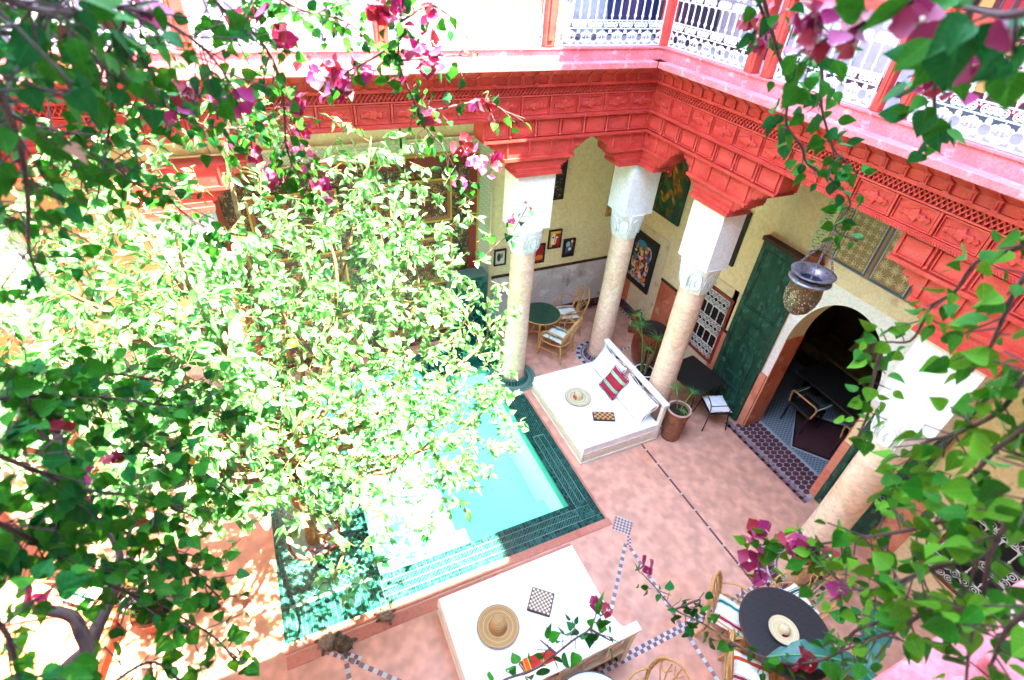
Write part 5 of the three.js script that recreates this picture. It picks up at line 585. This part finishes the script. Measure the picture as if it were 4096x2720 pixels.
// ================================================================ bougainvillea round the photographer
M.bract = [0, 1, 2].map(i => new THREE.MeshPhysicalMaterial({ color: new THREE.Color().setRGB(...[[.27, .004, .062], [.30, .008, .022], [.36, .010, .14]][i]), roughness: .6, transmission: .3, thickness: 0, side: THREE.DoubleSide })); 
const bractG = [0, 1, 2].map(v => { const parts = []; for (let i = 0; i < 3; i++) { const g = leafGeo(OVATE, .62, .25 + v * .12, -.35 + v * .2, .3, .04).toNonIndexed(); g.scale(1.25, 1, 1); g.rotateX(-.75 + v * .22).rotateZ(i * 2.094 + v); parts.push(g); } return geo(parts, 1); });
const floretG = geo([new THREE.ConeGeometry(.02, .22, 5).rotateX(Math.PI / 2).translate(0, 0, .14), new THREE.CircleGeometry(.06, 7).translate(0, 0, .26)], 1); const floretM = plain(.7, .62, .45, .7, { side: THREE.DoubleSide });
function vine(label, stems, { gap = .03, twig = .09, size = .05, per = 3, r = .004, cut = 1, light = false, dry = 0 }, flowers, fsize = .055, group) {
  const t = thing('bougainvillea', label, 'climbing plant', stems[0][0], 0); const O = V3(...stems[0][0]); const leaves = [], stalks = [];
  stems.forEach((st, si) => { const pts = st.map(p => V3(...p).sub(O)); add(t, 'stem', taperTube(pts.map(p => p.toArray()), [r, r * .8, r * .5], 6), M.vineBark);
    const c = new THREE.CatmullRomCurve3(pts), L = c.getLength(), n = Math.round(L / gap * cut);
    for (let i = 0; i < n; i++) { const u = (i + rnd()) / n, p = c.getPoint(u), tan = c.getTangent(u); const side = rdir(); side.addScaledVector(tan, -side.dot(tan) * .7).normalize(); side.y -= .15; const tl = twig * rr(.25, 1) * (u > .85 ? .7 : 1), e = p.clone().addScaledVector(side, tl).addScaledVector(tan, tl * .4); if (tl > .03) stalks.push(bar(p.toArray(), e.toArray(), .0014, 4));
      const k = 1 + Math.floor(rnd() * per); for (let j = 0; j < k; j++) { const q = p.clone().lerp(e, (j + 1) / k), d = side.clone().multiplyScalar(.6).add(rdir().multiplyScalar(.7)).add(V3(0, -.55, 0)).normalize(), nn = V3(0, .7, .25).add(rdir().multiplyScalar(.9)); leaves.push([q, d, nn, size * rr(.6, 1.2)]); } } });
  if (stalks.length) stuff(add(t, 'twig', stalks, M.vineBark, 1));
  const eye = V3(0, 7, 0).sub(O); leaves.sort((a, b) => a[0].distanceTo(eye) / a[3] - b[0].distanceTo(eye) / b[3]);
  const mats = light ? [M.vleaf[2], M.vleaf[3], M.vleaf[2], M.vleaf[0]] : [M.vleaf[0], M.vleaf[1], M.vleaf[3], M.vleaf[0], M.vleaf[1]];
  leaves.slice(0, 300).forEach(([p, d, n, s], i) => { const m = leafMesh(VLEAF, s, 0, dry && i % dry === 7 ? [M.dry] : mats); m.position.copy(p); aim(m, d, n); t.add(m); });
  if (leaves.length > 300) { const rest = leaves.slice(300), q = new THREE.Object3D(); const fol = new THREE.Group(); fol.name = 'foliage'; fol.userData.kind = 'stuff'; t.add(fol); for (let g = 0; g < 4; g++) { const list = rest.filter((_, i) => i % 4 === g); if (!list.length) continue; const im = new THREE.InstancedMesh(VLEAF[g], mats[g % mats.length], list.length); im.name = 'leaf_mass'; im.userData.kind = 'stuff'; im.castShadow = im.receiveShadow = true; list.forEach(([p, d, n, s], i) => { q.position.copy(p); aim(q, d, n); q.scale.setScalar(s); q.updateMatrix(); im.setMatrixAt(i, q.matrix); }); fol.add(im); } }
  for (const f of flowers) { const p = V3(...f).sub(O), n = 1 + (rnd() < .45 ? 1 : 0); for (let i = 0; i < n; i++) { const m = new THREE.Mesh(bractG[Math.floor(rnd() * 3)], M.bract[Math.floor(rnd() * 3)]); m.name = 'flower'; m.scale.setScalar(fsize * rr(.8, 1.15)); m.position.copy(p).add(rdir().multiplyScalar(i * fsize * .5)); aim(m, rdir(), V3(0, .6, .5).add(rdir().multiplyScalar(.8))); m.castShadow = true; t.add(m); const k = new THREE.Mesh(floretG, floretM); k.name = 'floret'; m.add(k); } }
  return t;
}
vine('dense dark green bougainvillea hanging in from the upper left corner with scattered red flowers', [[[-0.26,6.88,-0.85],[-0.25,6.85,-0.96],[-0.22,6.83,-1.06],[-0.21,6.75,-1.21],[-0.18,6.69,-1.35],[-0.17,6.63,-1.45],[-0.11,6.55,-1.58],[-0.01,6.50,-1.73],[0.09,6.48,-1.88]], [[-0.35,6.77,-1.02],[-0.34,6.71,-1.11],[-0.33,6.65,-1.21],[-0.33,6.59,-1.30],[-0.30,6.53,-1.39],[-0.30,6.46,-1.48],[-0.26,6.39,-1.56],[-0.23,6.26,-1.68],[-0.14,6.12,-1.79]], [[-0.05,6.89,-1.29],[-0.01,6.83,-1.39],[0.05,6.76,-1.48],[0.08,6.67,-1.56],[0.08,6.56,-1.64],[0.07,6.44,-1.71],[0.09,6.33,-1.78],[0.13,6.22,-1.84]], [[-0.17,6.93,-0.78],[-0.15,6.90,-0.88],[-0.10,6.87,-0.99],[-0.05,6.80,-1.13],[-0.02,6.70,-1.26]], [[-0.23,6.87,-0.70],[-0.25,6.82,-0.79],[-0.28,6.74,-0.87],[-0.32,6.65,-0.93],[-0.39,6.52,-1.03],[-0.45,6.37,-1.17]], [[-0.18,6.89,-1.18],[-0.17,6.83,-1.23],[-0.22,6.77,-1.26],[-0.25,6.68,-1.34],[-0.31,6.56,-1.40],[-0.40,6.40,-1.54]], [[-0.19,6.93,-0.67],[-0.17,6.91,-0.72],[-0.16,6.89,-0.83],[-0.18,6.83,-0.97]], [[0.06,6.87,-1.49],[0.16,6.81,-1.58],[0.28,6.77,-1.71],[0.39,6.68,-1.83]]], { gap: .0115, twig: .10, size: .034, per: 3, dry: 60 }, [[-0.12,6.67,-1.46],[-0.14,6.66,-1.45],[-0.13,6.63,-1.45],[-0.17,6.61,-1.44],[-0.09,6.60,-1.60],[-0.04,6.68,-1.26],[-0.07,6.47,-1.72],[0.06,6.82,-1.49],[0.00,6.40,-1.70],[-0.02,6.42,-1.70],[0.01,6.34,-1.78],[0.01,6.32,-1.77],[0.12,6.59,-1.64],[0.12,6.45,-1.87],[0.14,6.44,-1.86],[0.11,6.44,-1.71],[0.15,6.39,-1.79],[0.12,6.36,-1.78],[0.17,6.26,-1.85],[0.18,6.24,-1.84],[0.13,6.31,-1.77],[0.04,6.80,-1.49],[0.10,6.76,-1.48],[0.14,6.70,-1.57],[-0.11,6.88,-0.99],[-0.10,6.88,-0.99],[0.23,6.67,-1.70],[0.17,6.67,-1.56],[0.19,6.60,-1.64],[0.28,6.56,-1.83],[0.27,6.75,-1.71]], .05);
vine('mass of green bougainvillea leaves filling the lower left edge of the picture', [[[-0.54,6.30,-0.95],[-0.50,6.25,-1.00],[-0.45,6.15,-1.09],[-0.40,6.05,-1.16],[-0.32,5.90,-1.26],[-0.21,5.71,-1.38]], [[-0.61,6.15,-1.21],[-0.55,6.07,-1.31],[-0.45,5.95,-1.39],[-0.38,5.84,-1.45],[-0.29,5.72,-1.51]], [[-0.48,6.29,-0.69],[-0.48,6.24,-0.71],[-0.48,6.18,-0.73],[-0.47,6.10,-0.74],[-0.46,6.03,-0.74],[-0.44,5.91,-0.76],[-0.43,5.85,-0.77],[-0.38,5.76,-0.75],[-0.34,5.62,-0.74],[-0.32,5.55,-0.71]], [[-0.51,6.06,-0.90],[-0.47,5.97,-0.90],[-0.42,5.87,-0.89],[-0.39,5.85,-0.88],[-0.37,5.77,-0.87],[-0.36,5.71,-0.87],[-0.33,5.62,-0.84]], [[-0.42,6.41,-0.69],[-0.42,6.31,-0.74],[-0.40,6.18,-0.79],[-0.36,6.03,-0.87],[-0.32,5.86,-0.92]], [[-0.40,6.36,-0.49],[-0.42,6.25,-0.50],[-0.44,6.17,-0.48]], [[-0.50,5.94,-0.57],[-0.47,5.88,-0.59],[-0.42,5.78,-0.66],[-0.38,5.69,-0.62]], [[-0.50,6.25,-1.00],[-0.48,6.22,-0.93],[-0.46,6.13,-0.92],[-0.47,6.11,-0.82],[-0.47,6.14,-0.70]], [[-0.45,5.98,-1.15],[-0.39,5.92,-1.11],[-0.33,5.82,-1.11],[-0.27,5.63,-1.13]]], { gap: .010, twig: .09, size: .043, per: 3, dry: 80 }, [[-0.41,6.17,-0.77],[-0.47,6.11,-0.90],[-0.41,6.20,-0.80],[-0.48,6.12,-0.65],[-0.48,6.11,-0.65],[-0.47,5.94,-1.11],[-0.49,5.95,-1.10],[-0.35,6.03,-0.87],[-0.47,6.12,-0.91],[-0.45,6.22,-0.94]], .035);
vine('drooping bougainvillea branch with pink flowers hanging in front of the far balcony', [[[0.42,6.88,-1.54],[0.42,6.83,-1.59],[0.42,6.79,-1.63],[0.43,6.67,-1.72],[0.45,6.61,-1.75],[0.48,6.55,-1.78],[0.51,6.49,-1.81],[0.56,6.41,-1.88],[0.63,6.33,-1.94],[0.71,6.21,-2.04],[0.78,6.06,-2.12]], [[0.44,6.67,-1.71],[0.53,6.67,-1.74],[0.62,6.67,-1.77],[0.69,6.66,-1.79]], [[0.49,6.51,-1.82],[0.55,6.50,-1.80],[0.68,6.51,-1.82],[0.75,6.52,-1.79],[0.83,6.48,-1.80],[0.91,6.45,-1.81]], [[0.43,6.73,-1.68],[0.35,6.67,-1.73],[0.28,6.62,-1.79],[0.23,6.54,-1.83]], [[0.73,6.18,-2.08],[0.87,6.05,-2.14]], [[0.42,6.78,-1.63],[0.50,6.82,-1.62],[0.57,6.79,-1.64]]], { gap: .024, twig: .06, size: .042, per: 2 }, [[0.39,6.80,-1.64],[0.41,6.82,-1.59],[0.35,6.80,-1.65],[0.49,6.80,-1.62],[0.46,6.77,-1.62],[0.51,6.68,-1.75],[0.52,6.64,-1.74],[0.55,6.70,-1.74],[0.56,6.66,-1.73],[0.44,6.62,-1.76],[0.55,6.48,-1.80],[0.71,6.51,-1.80],[0.75,6.52,-1.79],[0.76,6.50,-1.78],[0.72,6.35,-1.92],[0.79,6.27,-2.03],[0.73,6.27,-2.05],[0.82,6.22,-2.06],[0.89,6.14,-2.17],[0.95,6.19,-2.16],[0.96,6.15,-2.14],[0.93,6.11,-2.14],[0.74,6.15,-2.06],[0.78,6.09,-2.14],[0.24,6.64,-1.80],[0.31,6.66,-1.74],[0.33,6.64,-1.73],[0.27,6.61,-1.79],[0.26,6.57,-1.83],[0.50,6.83,-1.62],[0.37,6.82,-1.65],[0.45,6.73,-1.67]], .06);
vine('bougainvillea shoots with magenta flowers hanging before the right balcony at the top right', [[[0.64,6.98,-0.40],[0.63,6.97,-0.40],[0.65,6.94,-0.46],[0.66,6.91,-0.52],[0.73,6.88,-0.60]], [[0.66,6.91,-0.52],[1.03,6.83,-0.78],[1.19,6.77,-0.88],[1.28,6.70,-0.92],[1.33,6.62,-0.89],[1.38,6.59,-0.90],[1.45,6.54,-0.86]], [[0.93,6.95,-0.90],[1.05,6.83,-0.91],[1.15,6.75,-0.93],[1.23,6.65,-0.96],[1.29,6.60,-0.94],[1.34,6.55,-0.94],[1.43,6.50,-0.88],[1.48,6.45,-0.86],[1.50,6.36,-0.88],[1.57,6.33,-0.84]], [[0.70,6.99,-0.38],[0.75,6.95,-0.41],[0.83,6.91,-0.46],[0.96,6.85,-0.52],[1.05,6.79,-0.54],[1.14,6.73,-0.56]], [[0.55,6.98,-0.25],[0.58,6.97,-0.29],[0.61,6.97,-0.34]], [[0.99,6.94,-0.98],[1.06,6.88,-0.98],[1.11,6.83,-1.00]]], { gap: .024, twig: .04, size: .046, per: 2 }, [[1.04,6.88,-1.00],[1.06,6.90,-0.99],[1.07,6.87,-0.97],[1.09,6.84,-1.01],[0.66,6.92,-0.53],[0.66,6.94,-0.53],[0.67,6.95,-0.52],[0.73,6.89,-0.60],[0.65,6.95,-0.47],[0.65,6.92,-0.46],[0.63,6.96,-0.40],[0.95,6.87,-0.54],[0.96,6.87,-0.52],[0.84,6.90,-0.43],[0.84,6.91,-0.43],[0.97,6.85,-0.50],[1.05,6.87,-0.99],[1.11,6.84,-1.00],[0.66,6.94,-0.54],[0.65,6.93,-0.54],[0.58,6.96,-0.28],[0.67,6.91,-0.52],[0.96,6.85,-0.52]], .038);
vine('bougainvillea shoots trailing down over the big column and the archway at the right', [[[1.11,6.68,-0.34],[1.1,6.65,-0.34],[1.12,6.59,-0.39],[1.14,6.51,-0.4],[1.12,6.48,-0.41],[1.13,6.39,-0.41],[1.15,6.34,-0.46],[1.16,6.27,-0.48]],[[1.14,6.33,-0.45],[1.15,6.23,-0.43],[1.17,6.15,-0.41],[1.14,6.1,-0.39]],[[0.92,6.7,-0.26],[0.95,6.64,-0.27],[0.97,6.56,-0.26],[1.0,6.5,-0.26],[1.02,6.44,-0.27]],[[0.81,6.64,-0.16],[0.84,6.58,-0.17],[0.86,6.52,-0.17],[0.91,6.42,-0.2],[1.04,6.27,-0.26],[1.17,6.1,-0.28],[1.2,6.05,-0.27],[1.19,6.04,-0.23]],[[0.83,6.55,-0.13],[0.84,6.48,-0.14],[0.89,6.37,-0.15],[0.95,6.21,-0.21]]], { gap: .015, twig: .045, size: .042, per: 2, light: true }, [], .05);
vine('bright green bougainvillea mass filling the lower right corner with magenta flowers', [[[0.73,6.57,-0.08],[0.75,6.5,-0.07],[0.75,6.42,-0.06],[0.76,6.36,-0.04],[0.78,6.3,-0.02],[0.79,6.23,0.0],[0.75,6.19,0.04]],[[0.81,6.42,-0.07],[0.83,6.36,-0.11],[0.86,6.25,-0.15],[0.91,6.1,-0.21],[0.97,5.89,-0.3],[0.98,5.79,-0.37]],[[0.78,6.37,-0.06],[0.81,6.26,-0.09],[0.82,6.13,-0.12],[0.89,6.0,-0.18],[0.94,5.93,-0.25]],[[0.78,6.29,-0.02],[0.79,6.23,-0.05],[0.81,6.12,-0.06],[0.86,5.97,-0.08],[0.88,5.85,-0.1]],[[0.7,6.44,0.01],[0.71,6.37,0.01],[0.71,6.3,0.03]],[[0.98,5.79,-0.36],[0.96,5.74,-0.35],[0.96,5.7,-0.32]]], { gap: .011, twig: .06, size: .042, per: 2, light: true }, [[0.99,5.81,-0.39],[0.96,5.78,-0.39],[0.96,5.75,-0.35],[0.96,5.70,-0.33],[0.96,5.70,-0.32],[0.93,5.92,-0.26],[0.96,5.94,-0.24],[0.96,5.94,-0.23],[0.88,5.99,-0.17],[0.95,5.89,-0.32],[0.97,5.90,-0.31],[0.97,5.78,-0.37],[0.95,5.94,-0.26]], .055);
vine('thin bougainvillea runner crossing in front of the black round table', [[[1.06,5.81,-0.11],[1.08,5.69,-0.13],[1.06,5.61,-0.12],[1.01,5.52,-0.15],[0.99,5.45,-0.20],[0.97,5.39,-0.27],[0.97,5.34,-0.33],[0.96,5.29,-0.40],[0.94,5.24,-0.47],[0.94,5.21,-0.57],[0.92,5.22,-0.63]], [[0.94,5.24,-0.47],[1.02,5.28,-0.45],[0.98,5.25,-0.44]]], { gap: .02, twig: .045, size: .045, per: 2 }, [[0.96,5.24,-0.62],[0.94,5.23,-0.62],[1.03,5.53,-0.14],[1.03,5.53,-0.15]], .05);
vine('short bougainvillea shoot with one magenta flower over the near daybed', [[[0.21,5.47,-0.42],[0.30,5.39,-0.46],[0.39,5.36,-0.46],[0.48,5.33,-0.48],[0.56,5.31,-0.50],[0.62,5.30,-0.51],[0.65,5.30,-0.53],[0.69,5.27,-0.57]], [[0.62,5.30,-0.51],[0.67,5.28,-0.46]], [[0.48,5.33,-0.48],[0.45,5.34,-0.53]]], { gap: .022, twig: .05, size: .05, per: 2 }, [[0.69,5.27,-0.58],[0.70,5.27,-0.57]], .055);
vine('small sprig with two red flowers in front of the green-footed column', [[[0.99,5.50,-2.40],[1.09,5.59,-2.41],[1.19,5.66,-2.41],[1.24,5.73,-2.42],[1.28,5.79,-2.43]]], { gap: .035, twig: .06, size: .06, per: 1 }, [[1.19,5.71,-2.43],[1.29,5.80,-2.43]], .06);
function vineTrunk() { const A = [[[-0.68,5.68,-0.93],[-0.64,5.65,-0.91],[-0.63,5.62,-0.88],[-0.62,5.59,-0.84],[-0.63,5.58,-0.81],[-0.64,5.57,-0.78]]][0], B = [[[-0.68,5.93,-1.42],[-0.66,5.78,-1.30],[-0.66,5.74,-1.26],[-0.65,5.66,-1.19],[-0.61,5.63,-1.17],[-0.59,5.59,-1.12],[-0.60,5.55,-1.07],[-0.62,5.52,-1.02],[-0.65,5.50,-0.96],[-0.67,5.48,-0.93],[-0.71,5.48,-0.89],[-0.75,5.48,-0.85]]][0], t = thing('vine_trunk', 'two thick grey brown curving vine stems at the lower left', 'climbing plant', B[0]); const L = p => p.map((v, i) => v - B[0][i]); add(t, 'stem', taperTube(A.map(L), [.012, .015, .017], 10), M.vineBark); add(t, 'stem', taperTube(B.map(L), [.010, .014, .018], 10), M.vineBark); }
vineTrunk();
scene.traverse(o => { if (o.isMesh) o.castShadow = o.receiveShadow = true; });
renderer.render(scene, camera);
